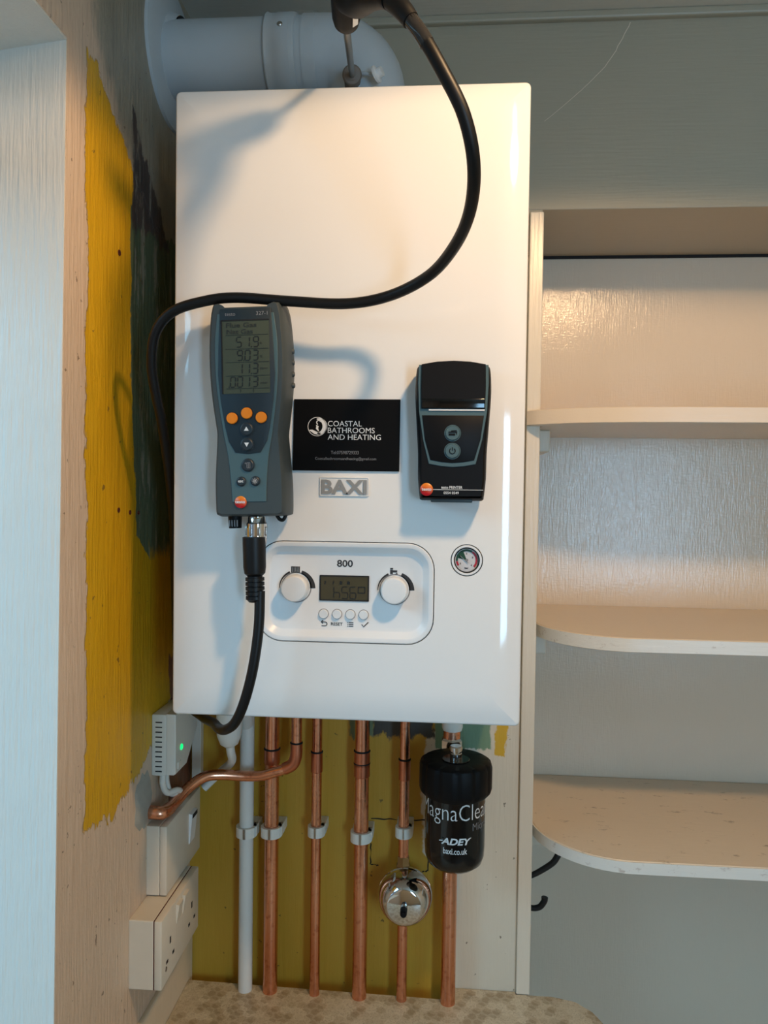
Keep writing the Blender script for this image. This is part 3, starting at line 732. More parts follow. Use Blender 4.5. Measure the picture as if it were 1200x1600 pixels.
# ------------------------------------------------------------------ flue probe and hose
def probe():
    org = (0.1834, 0.125, 0.783)
    r = thing('flue_probe', org, 'black flue gas probe with steel shaft and long black hose', 'gas probe'); P = Part(r, org)
    a = Vector((0.1840, 0.127, 0.7812)); b = Vector((0.2065, -0.100, 0.7067)); d = (b - a).normalized()
    P('shaft', G().cyl(a, b + d * 0.01, 0.0038, 16), M['steel'])
    P('cone_stop', G().lathe([(0.0035, -0.003), (0.0116, 0.0), (0.0122, 0.003), (0.0105, 0.005), (0.0045, 0.0055)], a + d * 0.004, d, 28), M['taupe'])
    hx = b - d * 0.004; e = Vector((0.012, -0.100, 0.014)); ax = e.normalized()
    P('handle', G().lathe([(0.003, 0.0), (0.0085, 0.002), (0.0120, 0.007), (0.0136, 0.015), (0.0142, 0.03), (0.0142, 0.060), (0.0150, 0.100), (0.0130, 0.118), (0.0, 0.122)], hx, e, 28), M['black'])
    P('grip', G().tube([(0.2160, -0.155, 0.700), (0.2260, -0.172, 0.6850), (0.2400, -0.205, 0.6690), (0.2540, -0.225, 0.6570), (0.2605, -0.233, 0.6485)], lambda t: 0.0140 - 0.0045 * t, 20, 6), M['black'])
    # little printed label on the handle
    nrm = (Vector((0.50, -0.62, -0.48))).normalized(); nrm = (nrm - ax * nrm.dot(ax)).normalized(); side = ax.cross(nrm)
    g = G(); q = [hx + ax * s_ + nrm * 0.0144 + side * t_ for s_, t_ in ((0.018, -0.0030), (0.018, 0.0030), (0.048, 0.0030), (0.048, -0.0030))]
    g.rings([q, [p + nrm * 0.0004 for p in q]]); P('label', g, M['print_white'])
    hose = [(0.2605, -0.2330, 0.6475), (0.2690, -0.2380, 0.6364), (0.2829, -0.2430, 0.6163), (0.3006, -0.2430, 0.5867), (0.3187, -0.2350, 0.5545), (0.3275, -0.2150, 0.5240), (0.3260, -0.1750, 0.5020), (0.3135, -0.1300, 0.4860), (0.2893, -0.0850, 0.4720), (0.2490, -0.0560, 0.4600),
            (0.2027, -0.0480, 0.4540), (0.1401, -0.0420, 0.4585), (0.0833, -0.0360, 0.4640), (0.0483, -0.0360, 0.4605), (0.0125, -0.0340, 0.4499), (-0.0081, -0.0300, 0.4281), (-0.0162, -0.0200, 0.3951), (-0.0160, -0.0060, 0.3616), (-0.0150, 0.0120, 0.3273),
            (-0.0190, 0.055, 0.2400), (-0.0220, 0.075, 0.1500), (-0.0200, 0.080, 0.0500), (-0.0080, 0.076, -0.0030), (0.0200, 0.052, -0.0155), (0.0440, 0.020, -0.0130), (0.0610, -0.012, -0.0095), (0.0730, -0.026, -0.0050), (0.0850, -0.034, 0.0060), (0.0965, -0.040, 0.0310), (0.1060, -0.042, 0.0680), (0.1115, -0.041, 0.1120), (0.1117, -0.038, 0.1500)]
    P('hose', G().tube(hose, 0.0056, 16, 8), M['black_soft'])
    P('strain_relief', G().tube([(0.2560, -0.2280, 0.6540), (0.2690, -0.2380, 0.6364), (0.2760, -0.2405, 0.6260)], lambda t: 0.0088 - 0.0018 * t, 18, 6), M['black_soft'])
    P('clear_sleeve', G().tube([(0.2745, -0.240, 0.6285), (0.2829, -0.2430, 0.6163), (0.2890, -0.2432, 0.6065)], 0.0061, 18, 6), M['sleeve'])
    # moulded plug and steel coupling under the analyser
    x = 0.1085; y = -0.033; cx = 0.1105; cy = -0.036
    ribs = [(0.0070, 0.138), (0.0085, 0.140)]
    z = 0.141
    for i in range(5): ribs += [(0.0102, z), (0.0102, z + 0.0034), (0.0082, z + 0.0036), (0.0082, z + 0.0050)]; z += 0.0050
    ribs += [(0.0112, z + 0.003), (0.0122, 0.176), (0.0124, 0.208), (0.0110, 0.2085), (0.0, 0.2085)]
    P('moulded_plug', G().lathe(ribs, (cx, cy, 0), (-0.03, 0.0, 1), 28), M['black_soft'])
    P('coupling', G().lathe([(0.0075, 0.1995), (0.0106, 0.2000), (0.0110, 0.2075), (0.0112, 0.2225), (0.0100, 0.2240), (0.0096, 0.2300)], (0.1065, y, 0), (0, 0, 1), 28), M['chrome'], label='bright metal coupling')
    for t in (-70, -25, 25, 70):
        a_ = math.radians(t); c_ = Vector((0.1065 + 0.0108 * math.sin(a_), y - 0.0108 * math.cos(a_), 0.2145))
        P('coupling_grip', G().box(c_.x - 0.0014, c_.x + 0.0014, c_.y - 0.0008, c_.y + 0.002, 0.2095, 0.2195, 0.0006), M['steel'])
probe()

# ------------------------------------------------------------------ gas analyser
def analyser():
    org = (0.1020, -0.0035, 0.2300)
    r = thing('gas_analyser', org, 'slate grey handheld gas analyser with screen and three orange buttons', 'gas analyser', rot=(0, math.radians(-1.7), 0))
    def P(name, g, mat, parent=None, **k): return g.obj(name, mat, parent or r, **k)
    hw = [(0, 35.0), (1.2, 38.2), (5, 40.0), (35, 40.2), (66, 38.2), (84, 37.0), (93, 37.4), (120, 41.2), (150, 43.8), (182, 44.0), (213, 41.6), (224, 39.2)]
    right = spline2([(w, z) for z, w in hw], 3); c = 1.0
    mmx = lambda L: [((x + c) / 1000, z / 1000) for x, z in L]
    top = [(38.0, 227), (32.5, 227.8), (28.0, 226), (26.0, 223.4), (-26.0, 223.4), (-28.0, 226), (-32.5, 227.8), (-38.0, 227)]
    out = mmx(right + top + [(-x, z) for x, z in right[::-1]])
    zc = 0.113
    sc_ = lambda d: [(0.001 + (x - 0.001) * (1 - d / 0.040), zc + (z - zc) * (1 - d * 0.6 / zc)) for x, z in out]
    g = G().layers(sc_, [(0.006, 0.0), (0.002, -0.005), (0.0, -0.012), (0.0, -0.026), (0.0020, -0.038), (0.0036, -0.0445), (0.0056, -0.0465)])
    P('body', g, M['slate'])
    fh = [(16, 18.3), (36, 19.1), (64, 21.7), (85, 25.6), (100, 27.8), (120, 30.6), (145, 33.0), (183, 33.5), (214, 30.2)]
    rt = spline2([(w, z) for z, w in fh], 3)
    P('face_panel', G().layers(mmx(rt + [(-x, z) for x, z in rt[::-1]]), [(0, -0.0455), (0, -0.0470), (0.0005, -0.0474)]), M['teal'])
    ih = [(66.5, 0.0), (68, 13.4), (80, 20.4), (95, 23.7), (122, 28.0), (150, 30.4), (182, 29.2), (219, 27.0)]
    ri = [(w, z) for z, w in ih]
    P('keypad_panel', G().layers(mmx(ri + [(-x, z) for x, z in ri[:0:-1]]), [(0, -0.0468), (0, -0.0480), (0.0006, -0.0484)]), M['slate_dark'])
    yb = -0.0484; T = 1000.0
    sc = P('screen', G().layers(rrect(-0.0245, 0.0262, 0.1300, 0.2065, 0.001, 2), [(0, yb + 0.001), (0, yb - 0.0004)]), M['lcd'])
    g = G()
    for a, b in (((-24.6, 130), (-24.6, 206.6)), ((-24.6, 206.6), (26.3, 206.6))): g.strip([(a[0] / T, a[1] / T), (b[0] / T, b[1] / T)], 0.0014, yb - 0.0003, 0.0006)
    P('screen_border', g, M['gap'], sc)
    ys = yb - 0.0004; g = G()
    for z in (191.1, 176.6, 162.7, 148.6, 135.2): g.strip([(-20.5 / T, z / T), (25.2 / T, z / T)], 0.0004, ys)
    for x in (-5.5, 8.5): g.strip([(x / T, 131 / T), (x / T, 135 / T)], 0.0004, ys)
    P('screen_rules', g, M['lcd_faint'], sc)
    g = G()
    for z, seq, dot in ((178.6, (('5', -9.0), ('1', -0.4), ('9', 9.2)), 6.6), (164.6, (('9', -8.2), ('0', 0.0), ('3', 8.4)), -1.6), (150.7, (('1', -8.6), ('1', -0.8), ('3', 8.0)), 6.2), (136.9, (('0', -16.2), ('0', -8.6), ('1', -1.1), ('3', 7.6)), -17.9)):
        for ch, xx in seq: seven(g, ch, xx / T, z / T, 0.0052, 0.0104, 0.007, 0.0010, ys)
        g.strip([(dot / T, z / T), ((dot + 1.0) / T, z / T)], 0.0010, ys)
    P('screen_readings', g, M['lcd_ink'], sc)
    L = lambda nm, t, x0, x1, z0, z1, y, m, par, **k: lettering(nm, t, x0 / T, x1 / T, z0 / T, z1 / T, y, m, par, org=None, **k)
    L('screen_text', 'Flue Gas', -19.5, 13.0, 199.0, 204.0, ys, M['lcd_faint'], sc, bold=0.015); L('screen_text', 'Nat Gas', -19.0, 9.0, 192.2, 197.2, ys, M['lcd_faint'], sc, bold=0.015)
    for t_, z in (('ft', 181.0), ('%', 167.0), ('ppm', 154.0), ('mbar', 139.5)): L('unit_text', t_, 16.0, 18.4 if len(t_) < 3 else 23.6, z, z + 2.6, ys, M['lcd_faint'], sc)
    L('maker_lettering', 'testo', -20.6, -9.6, 211.4, 214.6, yb, M['print_grey'], r); L('model_lettering', '327-1', 12.6, 24.8, 211.4, 215.4, yb, M['print_grey'], r)
    for x, z in ((-15.0, 104.2), (0.7, 109.2), (16.2, 104.4)):
        P('button_gap', G().lathe([(0.0066, 0.0), (0.0066, -0.0003)], (x / T, yb, z / T), (0, 1, 0), 28), M['gap'])
        P('orange_button', G().lathe([(0.0060, 0.0), (0.0060, -0.0016), (0.0054, -0.0023), (0.0, -0.0026)], (x / T, yb, z / T), (0, 1, 0), 28), M['orange'])
    for i, (x, z, rad, y0) in enumerate(((0.4, 92.4, 6.8, yb), (0.4, 76.4, 6.8, yb), (0.6, 54.7, 6.6, -0.0474), (-7.0, 37.6, 4.8, -0.0474), (8.2, 37.8, 4.8, -0.0474))):
        b = P('round_button', G().lathe([(rad / T + 0.0005, 0.0), (rad / T + 0.0005, -0.0006), (rad / T, -0.0007), (rad / T - 0.0002, -0.0018), (rad / T - 0.0012, -0.0024), (0, -0.0020)], (x / T, y0, z / T), (0, 1, 0), 28), M['navy'])
        y1 = y0 - 0.0023
        if i < 2:
            s_ = 1 if i == 0 else -1; tri = [((x - 2.6) / T, (z - 1.8 * s_) / T), ((x + 2.6) / T, (z - 1.8 * s_) / T), (x / T, (z + 2.6 * s_) / T)]
            P('arrow_mark', G().rings([[(a, y1, c_) for a, c_ in tri], [(a, y1 - 0.0004, c_) for a, c_ in tri]]), M['print_white'], b)
        elif i == 2:
            g = G(); 
            for dx in (-0.6, 1.0, 2.6): g.strip([((x + dx) / T, (z - 3) / T), ((x + dx) / T, (z + 2.6) / T)], 0.0005, y1)
            for a_, b_ in (((-0.6, 2.6), (2.6, 2.6)), ((-0.6, -3.0), (2.6, -3.0)), ((-3.0, 1.9), (-1.2, 1.9)), ((-2.1, 1.0), (-2.1, 2.8))): g.strip([((x + a_[0]) / T, (z + a_[1]) / T), ((x + b_[0]) / T, (z + b_[1]) / T)], 0.0005, y1)
            P('paper_mark', g, M['print_grey'], b)
        elif i == 3: L('escape_mark', 'esc', x - 2.8, x + 2.8, z - 1.0, z + 1.2, y1, M['print_white'], b, bold=0.02)
        else:
            g = G(); g.strip(arc(x / T, z / T, 0.0012, 0, 360, 12), 0.0004, y1)
            for k in range(8):
                a_ = k * PI / 4; g.strip([(x / T + 0.0021 * math.cos(a_), z / T + 0.0021 * math.sin(a_)), (x / T + 0.0032 * math.cos(a_), z / T + 0.0032 * math.sin(a_))], 0.0004, y1)
            P('light_mark', g, M['print_white'], b)
    lg = P('logo_disc', G().lathe([(0.0064, 0.0), (0.0064, -0.0010), (0.0050, -0.0020), (0.0, -0.0026)], (0, 0, 0), (0, 1, 0), 28), M['logo'], label='red and orange round maker emblem')
    lg.location = (-8.2 / T, -0.0470, 15.8 / T)
    L('logo_lettering', 'testo', -5.4, 5.4, -1.2, 1.6, -0.0026, M['print_white'], lg, bold=0.02)
    for z in (177.5, 165.5, 153.0, 141.0):
        P('side_stud', G().lathe([(0.0030, -0.002), (0.0030, 0.0010), (0.0022, 0.0022), (0.0, 0.0024)], (0.0447, -0.020, z / T), (1, 0, 0), 16), M['slate'])
    g = G().lathe([(0.0076, 0.003), (0.0074, -0.003), (0.0068, -0.0125), (0.0, -0.0125)], (-0.0205, -0.026, 0.0), (0, 0, 1), 24); P('vent_plug', g, M['black'])
    g = G()
    for dx in (-0.0042, -0.0014, 0.0014, 0.0042): g.box(-0.0205 + dx - 0.0005, -0.0205 + dx + 0.0005, -0.0338, -0.0318, -0.0105, -0.0035)
    P('vent_slot', g, M['print_grey'])
    P('cap_strap', G().tube([(0.026, -0.028, 0.001), (0.029, -0.028, -0.0035), (0.033, -0.028, -0.004), (0.036, -0.028, 0.001)], 0.002, 10), M['black_soft'])
    P('back_magnet', G().lathe([(0.014, 0.0005), (0.014, 0.0032)], (0.001, 0, 0.12), (0, 1, 0), 24), M['steel'])
analyser()

# ------------------------------------------------------------------ card and printer
def card():
    org = (0.1985, -0.001, 0.2808)
    r = thing('business_card', org, 'black card lettered COASTAL BATHROOMS AND HEATING on the boiler front', 'card'); P = Part(r, org)
    y = -0.0022; o = [(0.1388, 0.2809), (0.2578, 0.2811), (0.2581, 0.3602), (0.1399, 0.3601)]
    P('card_sheet', G().rings([[(x, -0.0006, z) for x, z in o], [(x, y, z) for x, z in o]]), M['card'], smooth=False)
    K = dict(org=org)
    for t, x1, z in (('COASTAL', 0.2158, 0.3302), ('BATHROOMS', 0.2302, 0.3228), ('AND HEATING', 0.2371, 0.3153)):
        lettering('firm_lettering', t, 0.1779, x1, z, z + 0.0060, y, M['print_white'], r, **K)
    lettering('phone_lettering', 'Tel:07598729333', 0.1817, 0.2127, 0.2995, 0.3031, y, M['print_grey'], r, **K)
    lettering('email_lettering', 'Coastalbathroomsandheating@gmail.com', 0.1641, 0.2322, 0.2922, 0.2962, y, M['print_grey'], r, **K)
    cx, cz, R = 0.1660, 0.3298, 0.0103
    g = G(); g.strip(arc(cx, cz, R, 0, 360, 44), 0.0006, y); P('emblem_ring', g, M['print_white'])
    g = G()   # curling wave
    g.strip(arc(cx + 0.0006, cz + 0.0004, 0.0080, -95, 98, 22), lambda t: 0.0006 + 0.0046 * math.sin(PI * min(1, t * 0.92 + 0.04)), y)
    g.strip([(cx - 0.0086, cz - 0.0040), (cx - 0.0058, cz - 0.0046), (cx - 0.0026, cz - 0.0066), (cx + 0.0012, cz - 0.0078), (cx + 0.0040, cz - 0.0074)], lambda t: 0.0008 + 0.0026 * math.sin(PI * t), y)
    g.strip(arc(cx + 0.0016, cz + 0.0046, 0.0022, 20, 250, 12), 0.0010, y)
    g.strip([(cx - 0.0010, cz + 0.0016), (cx + 0.0004, cz + 0.0002), (cx - 0.0002, cz - 0.0020), (cx + 0.0016, cz - 0.0050)], lambda t: 0.0008 + 0.0022 * math.sin(PI * t), y)
    P('emblem_wave', g, M['print_white'])
card()

def printer():
    org = (0.3155, -0.0015, 0.2495)
    r = thing('receipt_printer', org, 'small black handheld receipt printer with two grey round buttons', 'printer')
    def P(name, g, mat, parent=None, **k): return g.obj(name, mat, parent or r, **k)
    T = 1000.0; mmx = lambda L: [(x / T, z / T) for x, z in L]
    L = lambda nm, t, x0, x1, z0, z1, y, m, par, **k: lettering(nm, t, x0 / T, x1 / T, z0 / T, z1 / T, y, m, par, org=None, **k)
    hw = [(0.5, 31.5), (1.6, 33.4), (4, 34.2), (24, 36.2), (50, 36.6), (80, 38.4), (110, 40.2), (130, 39.9), (140, 38.9), (143.0, 37.6)]
    rt = spline2([(w, z) for z, w in hw], 3)
    top = [(36.0, 143.9), (19, 146.8), (0, 147.6), (-19, 146.8), (-36.0, 143.9)]
    P('body', G().layers(mmx(rt + top + [(-x, z) for x, z in rt[::-1]]), [(0.004, 0.0), (0.0, -0.006), (0.0, -0.022), (0.0022, -0.0305), (0.0042, -0.0325)]), M['black'])
    fo = [(36.4, 143.2), (36.9, 124), (35.6, 94), (31.0, 64.5), (24.6, 39.2), (12, 36.9), (0, 36.0)]
    P('frame', G().layers(mmx([(x, z) for x, z in fo] + [(-x, z) for x, z in fo[-2::-1]]), [(0, -0.0300), (0, -0.0333), (0.0004, -0.0336)]), M['teal'])
    co = [(33.4, 143.6), (33.8, 119.8), (33.4, 97.2)]
    P('paper_cover', G().layers(mmx(co + [(-x, z) for x, z in co[::-1]] + [(-17, 146.4), (0, 147.2), (17, 146.4)]), [(0, -0.0310), (0, -0.0352), (0.0008, -0.0360)]), M['black'])
    P('cover_lip', G().box(-0.0330, 0.0330, -0.0366, -0.0350, 0.0978, 0.1075, 0.0006), M['black_gloss'])
    lo = [(32.4, 90.2), (29.2, 65.0), (23.0, 43.2), (11, 41.0), (0, 40.2)]
    P('key_panel', G().layers(mmx(lo + [(-x, z) for x, z in lo[-2::-1]]), [(0, -0.0325), (0, -0.0340), (0.0005, -0.0343)]), M['black'])
    P('paper', G().box(-0.0254, 0.0330, -0.0350, -0.0338, 0.0952, 0.0968), M['print_white'], smooth=False)
    for i, z in enumerate((71.6, 52.8)):
        b = P('round_button', G().lathe([(0.0076, 0.0), (0.0076, -0.0014), (0.0070, -0.0020), (0.0, -0.0020)], (0, -0.0343, z / T), (0, 1, 0), 32), M['teal'])
        g = G(); g.strip(arc(0, z / T, 0.0083, 0, 360, 36), 0.0008, -0.0343); P('button_ring', g, M['teal'], b)
        y1 = -0.0363; g = G()
        if i:
            g.strip(arc(0, z / T, 0.0030, 125, 415, 20), 0.0008, y1); g.strip([(0, z / T + 0.0004), (0, z / T + 0.0038)], 0.0008, y1); nm = 'power_mark'
        else:
            for a_, b_, w in (((-4.2, -1.6), (2.6, -1.6), 2.2), ((-4.4, 0.8), (3.8, 0.8), 1.2), ((-1.6, 2.0), (4.2, 2.4), 1.2), ((3.9, -1.6), (4.4, 1.6), 0.9)): g.strip([(a_[0] / T, (z + a_[1]) / T), (b_[0] / T, (z + b_[1]) / T)], w / T, y1)
            nm = 'feed_mark'
        P(nm, g, M['black'], b)
    yb = -0.0325; g = G(); g.strip([(-33.2 / T, 12.1 / T), (33.0 / T, 12.1 / T)], 0.0005, yb); P('printed_line', g, M['print_white'])
    lg = P('logo_disc', G().lathe([(0.0068, 0.0), (0.0068, -0.0010), (0.0052, -0.0020), (0.0, -0.0026)], (0, 0, 0), (0, 1, 0), 28), M['logo'], label='orange round maker emblem')
    lg.location = (-26.5 / T, yb, 12.1 / T)
    L('logo_lettering', 'testo', -5.2, 5.2, -1.3, 1.5, -0.0026, M['print_white'], lg, bold=0.02)
    L('printer_lettering', 'testo PRINTER', -11.2, 11.2, 13.1, 16.1, yb, M['print_white'], r, bold=0.01); L('number_lettering', '0554 0549', -8.4, 7.4, 7.4, 10.2, yb, M['print_white'], r, bold=0.01)
    P('battery_lip', G().box(-0.022, 0.022, -0.028, -0.008, -0.0014, 0.003, 0.001), M['slate'])
printer()

# ------------------------------------------------------------------ pipes under the boiler
PY = 0.265
def pipe(x, r, label, z_top=-0.0008, z_bot=-0.60, sleeves=(), mat='copper', name='copper_pipe', group='copper pipes below the boiler', dx=0.0, y=PY):
    org = (x, y, z_bot)
    t = thing(name, org, label, 'pipe', group); P = Part(t, org)
    P('tube', G().cyl((x + dx, y, z_bot), (x, y, z_top), r, 24), M[mat])
    for z0, z1 in sleeves:
        P('coupling', G().lathe([(r, z0 - 0.001), (r + 0.0011, z0), (r + 0.0011, z1), (r, z1 + 0.001)], (x, y, 0), (0, 0, 1), 24), M['copper_dull'])
        P('joint_ring', G().lathe([(r + 0.0008, z1), (r + 0.0016, z1 + 0.0006), (r + 0.0016, z1 + 0.0018), (r + 0.0008, z1 + 0.0024)], (x, y, 0), (0, 0, 1), 24), M['gap'])
    return t
pipe(0.0212, 0.0105, 'white plastic overflow pipe, leftmost pipe under the boiler', z_top=-0.06, mat='pvc', name='plastic_pipe', group=None)
pipe(0.0590, 0.0108, 'wide copper pipe crossed by the bent copper pipe', sleeves=((-0.146, -0.126),))
pipe(0.1262, 0.0076, 'thin copper pipe between the two wide copper pipes', sleeves=((-0.156, -0.128),))
pipe(0.1932, 0.0108, 'wide copper pipe in the middle, left of the chrome dome', sleeves=((-0.160, -0.124), (-0.144, -0.142)))
pipe(0.2560, 0.0076, 'thin copper pipe carrying the chrome dome', sleeves=((-0.162, -0.134),))
pipe(0.3242, 0.0108, 'wide copper pipe running down from the black filter', z_top=-0.235)
# grey plastic collar on top of the overflow pipe
def relief():
    org = (0.099, 0.236, -0.12)
    t = thing('relief_pipe', org, 'bent copper pipe crossing the others into the left wall', 'pipe'); P = Part(t, org)
    pts = [(0.1010, 0.236, -0.0008), (0.1010, 0.236, -0.110), (0.1005, 0.236, -0.126), (0.0955, 0.236, -0.137), (0.0850, 0.236, -0.1435), (0.0700, 0.236, -0.1490), (0.0500, 0.234, -0.1545), (0.0240, 0.230, -0.1545), (-0.0050, 0.222, -0.1510), (-0.0260, 0.212, -0.1510), (-0.0430, 0.195, -0.1600), (-0.0535, 0.172, -0.1715), (-0.0570, 0.150, -0.1735), (-0.0575, 0.138, -0.1720)]
    P('tube', G().tube(pts, 0.0076, 18, 6), M['copper'])
    P('elbow', G().tube([(0.1010, 0.236, -0.106), (0.1006, 0.236, -0.124), (0.0955, 0.236, -0.137), (0.0835, 0.236, -0.1440)], 0.0087, 18, 6), M['copper_dull'])
    P('joint_ring', G().lathe([(0.0084, 0), (0.0092, 0.0006), (0.0092, 0.0016), (0.0084, 0.0022)], (0.1010, 0.236, -0.106), (0, 0, 1), 24), M['gap'])
    P('wall_elbow', G().tube([(-0.0560, 0.154, -0.1735), (-0.0575, 0.140, -0.1725), (-0.0600, 0.133, -0.1715), (-0.0680, 0.1310, -0.1705), (-0.0775, 0.1310, -0.1700)], 0.0088, 18, 6), M['copper'])
relief()
def wall_patch():
    g = G(); pts = [(0.112 + 0.030 * math.cos(2 * PI * i / 22) * (1 + 0.15 * math.sin(5 * i)), -0.148 + 0.038 * math.sin(2 * PI * i / 22) * (1 + 0.12 * math.cos(3 * i))) for i in range(22)]
    g.rings([[(XL - 0.001, y, z) for y, z in pts], [(XL + 0.0022, 0.118 + (y - 0.118) * 0.85, -0.146 + (z + 0.146) * 0.85) for y, z in pts]])
    o = g.obj('plaster_patch', M['plaster'], origin=(XL, 0.12, -0.148)); tag(o, 'grey smear of filler where the bent pipe enters the wall', 'filler')
wall_patch()

def clip(x, z, r, label):
    org = (x, 0.2995, z)
    t = thing('pipe_clip', org, label, 'pipe clip', 'white nylon pipe clips'); P = Part(t, org)
    hh = 0.0075
    n = 20; R0, R1 = r + 0.0004, r + 0.0048
    ang = [math.radians(-225 + 270 * i / n) for i in range(n + 1)]
    sec = [(x + R1 * math.cos(a), PY + R1 * math.sin(a)) for a in ang] + [(x + R0 * math.cos(a), PY + R0 * math.sin(a)) for a in ang[::-1]]
    g = G(); m = n + 1
    for i in range(n):
        q = [sec[i], sec[i + 1], sec[2 * m - 2 - i], sec[2 * m - 1 - i]]
        g.rings([[(a, b, z - hh) for a, b in q], [(a, b, z + hh) for a, b in q]])
    P('clip_ring', g, M['clip'])
    P('clip_foot', G().box(x - r - 0.003, x + r + 0.006, PY + r * 0.85, 0.2998, z - hh, z + hh, 0.001), M['clip'], smooth=False)
    P('clip_jaw', G().box(x + r * 0.75, x + r + 0.0055, PY - r * 0.2, PY + r + 0.003, z - hh, z + hh, 0.001), M['clip'], smooth=False)
for x, z, r, lb in ((0.0212, -0.2495, 0.0105, 'nylon clip around the white plastic pipe'), (0.0590, -0.2480, 0.0108, 'nylon clip on the wide copper pipe beside the white pipe'), (0.1262, -0.2445, 0.0076, 'small nylon clip on the thin copper pipe left of centre'),
                    (0.1932, -0.2490, 0.0108, 'nylon clip on the wide middle copper pipe'), (0.2560, -0.2395, 0.0076, 'small nylon clip above the chrome dome')):
    clip(x, z, r, lb)

def dome():
    c = (0.2600, 0.2660, -0.3280)
    t = thing('expansion_dome', c, 'polished chrome dome vessel with black valve cap on the thin pipe', 'pressure vessel'); P = Part(t, c)
    ax = (0.0, -1.0, -0.02)
    P('dome_shell', G().lathe([(0.0, -0.004), (0.030, -0.003), (0.0372, 0.001), (0.0395, 0.006), (0.0395, 0.0100), (0.0380, 0.0120), (0.0395, 0.0140), (0.0392, 0.0190), (0.0372, 0.0270), (0.0345, 0.0345), (0.0305, 0.0410), (0.0265, 0.0450), (0.0232, 0.0466), (0.0, 0.0470)], c, ax, 56), M['chrome'])
    o = Vector(c) + Vector(ax).normalized() * 0.0465
    P('valve_stem', G().lathe([(0.0052, 0.0), (0.0052, 0.004), (0.0040, 0.005)], o, ax, 20), M['steel'])
    P('valve_cap', G().lathe([(0.0046, 0.002), (0.0050, 0.004), (0.0048, 0.016), (0.0036, 0.0185), (0.0, 0.019)], o, ax, 20), M['black'])
    P('tee_fitting', G().lathe([(0.0100, 0.0), (0.0112, 0.002), (0.0112, 0.010), (0.0095, 0.013), (0.0095, 0.022), (0.0085, 0.024)], (0.2560, PY, -0.300), (0, 0, 1), 6), M['brass'])
    P('tee_branch', G().cyl((0.2575, 0.272, -0.328), (0.2575, 0.262, -0.328), 0.012), M['brass'])
dome()

def mag_filter():
    cx, cy = 0.3290, 0.195
    org = (cx, cy, -0.25)
    t = thing('magnetic_filter', org, 'black magnetic heating filter canister with white lettering', 'filter'); P = Part(t, org)
    P('canister', G().lathe([(0.0, -0.2520), (0.018, -0.2515), (0.030, -0.2490), (0.0372, -0.2430), (0.0402, -0.2340), (0.0410, -0.2200), (0.0410, -0.1400), (0.0, -0.1400)], (cx, cy, 0), (0, 0, 1), 56), M['black_gloss'])
    n = 48; g = G(); R = []
    prof = [(0.0405, -0.1500), (0.0440, -0.1505), (0.0482, -0.1460), (0.0496, -0.1410), (0.0496, -0.1130), (0.0480, -0.1075), (0.0440, -0.1050), (0.0290, -0.1045), (0.0, -0.1045)]
    for r_, z in prof:
        ring = []
        for j in range(n * 2):
            a = 2 * PI * j / (n * 2); k = (j % 8)
            rr = r_ - (0.0016 if (r_ > 0.047 and k in (0, 1)) else 0.0)
            ring.append((cx + rr * math.cos(a) if r_ else cx + 1e-5 * math.cos(a), cy + rr * math.sin(a) if r_ else cy + 1e-5 * math.sin(a), z))
        R.append(ring)
    g.rings(R); P('locking_ring', g, M['black'])
    P('vent_washer', G().lathe([(0.0190, -0.1048), (0.0190, -0.1034), (0.0182, -0.1028), (0.0, -0.1028)], (cx, cy - 0.004, 0), (0, 0, 1), 32), M['black_gloss'])
    P('air_vent', G().lathe([(0.0080, -0.1034), (0.0080, -0.0950), (0.0070, -0.0940), (0.0070, -0.0920), (0.0086, -0.0912), (0.0086, -0.0860), (0.0074, -0.0846), (0.0, -0.0846)], (cx, cy - 0.006, 0), (0, 0, 1), 32), M['chrome'])
    P('inlet_port', G().lathe([(0.0150, -0.001), (0.0150, -0.080), (0.0138, -0.084), (0.0, -0.084)], (0.3245, 0.256, 0), (0, 0, 1), 24), M['clip'])
    P('union_nut', G().lathe([(0.0155, -0.118), (0.0165, -0.116), (0.0165, -0.098), (0.0140, -0.095)], (0.3242, 0.256, 0), (0, 0, 1), 6), M['chrome'])
    P('union_tail', G().cyl((0.3242, 0.256, -0.097), (0.3242, 0.256, -0.082), 0.0125), M['copper'])
    P('filter_head', G().box(0.308, 0.340, 0.225, 0.275, -0.150, -0.112, 0.006).cyl((0.3242, 0.262, -0.130), (0.3242, 0.264, -0.245), 0.0150), M['black'])
    Wp = (cx, cy, 0.0413); K = dict(org=org, wrap=Wp)
    lettering('product_lettering', 'MagnaClean', cx - 0.0585, cx + 0.0595, -0.1805, -0.1520, 0, M['print_white'], t, bold=-0.012, **K)
    lettering('size_lettering', 'Micro2', cx + 0.0245, cx + 0.0580, -0.1885, -0.1785, 0, M['print_grey'], t, bold=-0.008, **K)
    lettering('maker_lettering', 'ADEY', cx - 0.0190, cx + 0.0225, -0.2055, -0.1965, 0, M['print_white'], t, bold=0.035, shear=0.25, **K)
    g = G(); g.strip([(0.3080, -0.1995), (0.3125, -0.1995)], 0.0012, 0.1545); P('maker_lettering', g, M['print_white'])
    lettering('web_lettering', 'baxi.co.uk', cx - 0.0160, cx + 0.0165, -0.2180, -0.2098, 0, M['print_white'], t, bold=0.012, **K)
mag_filter()

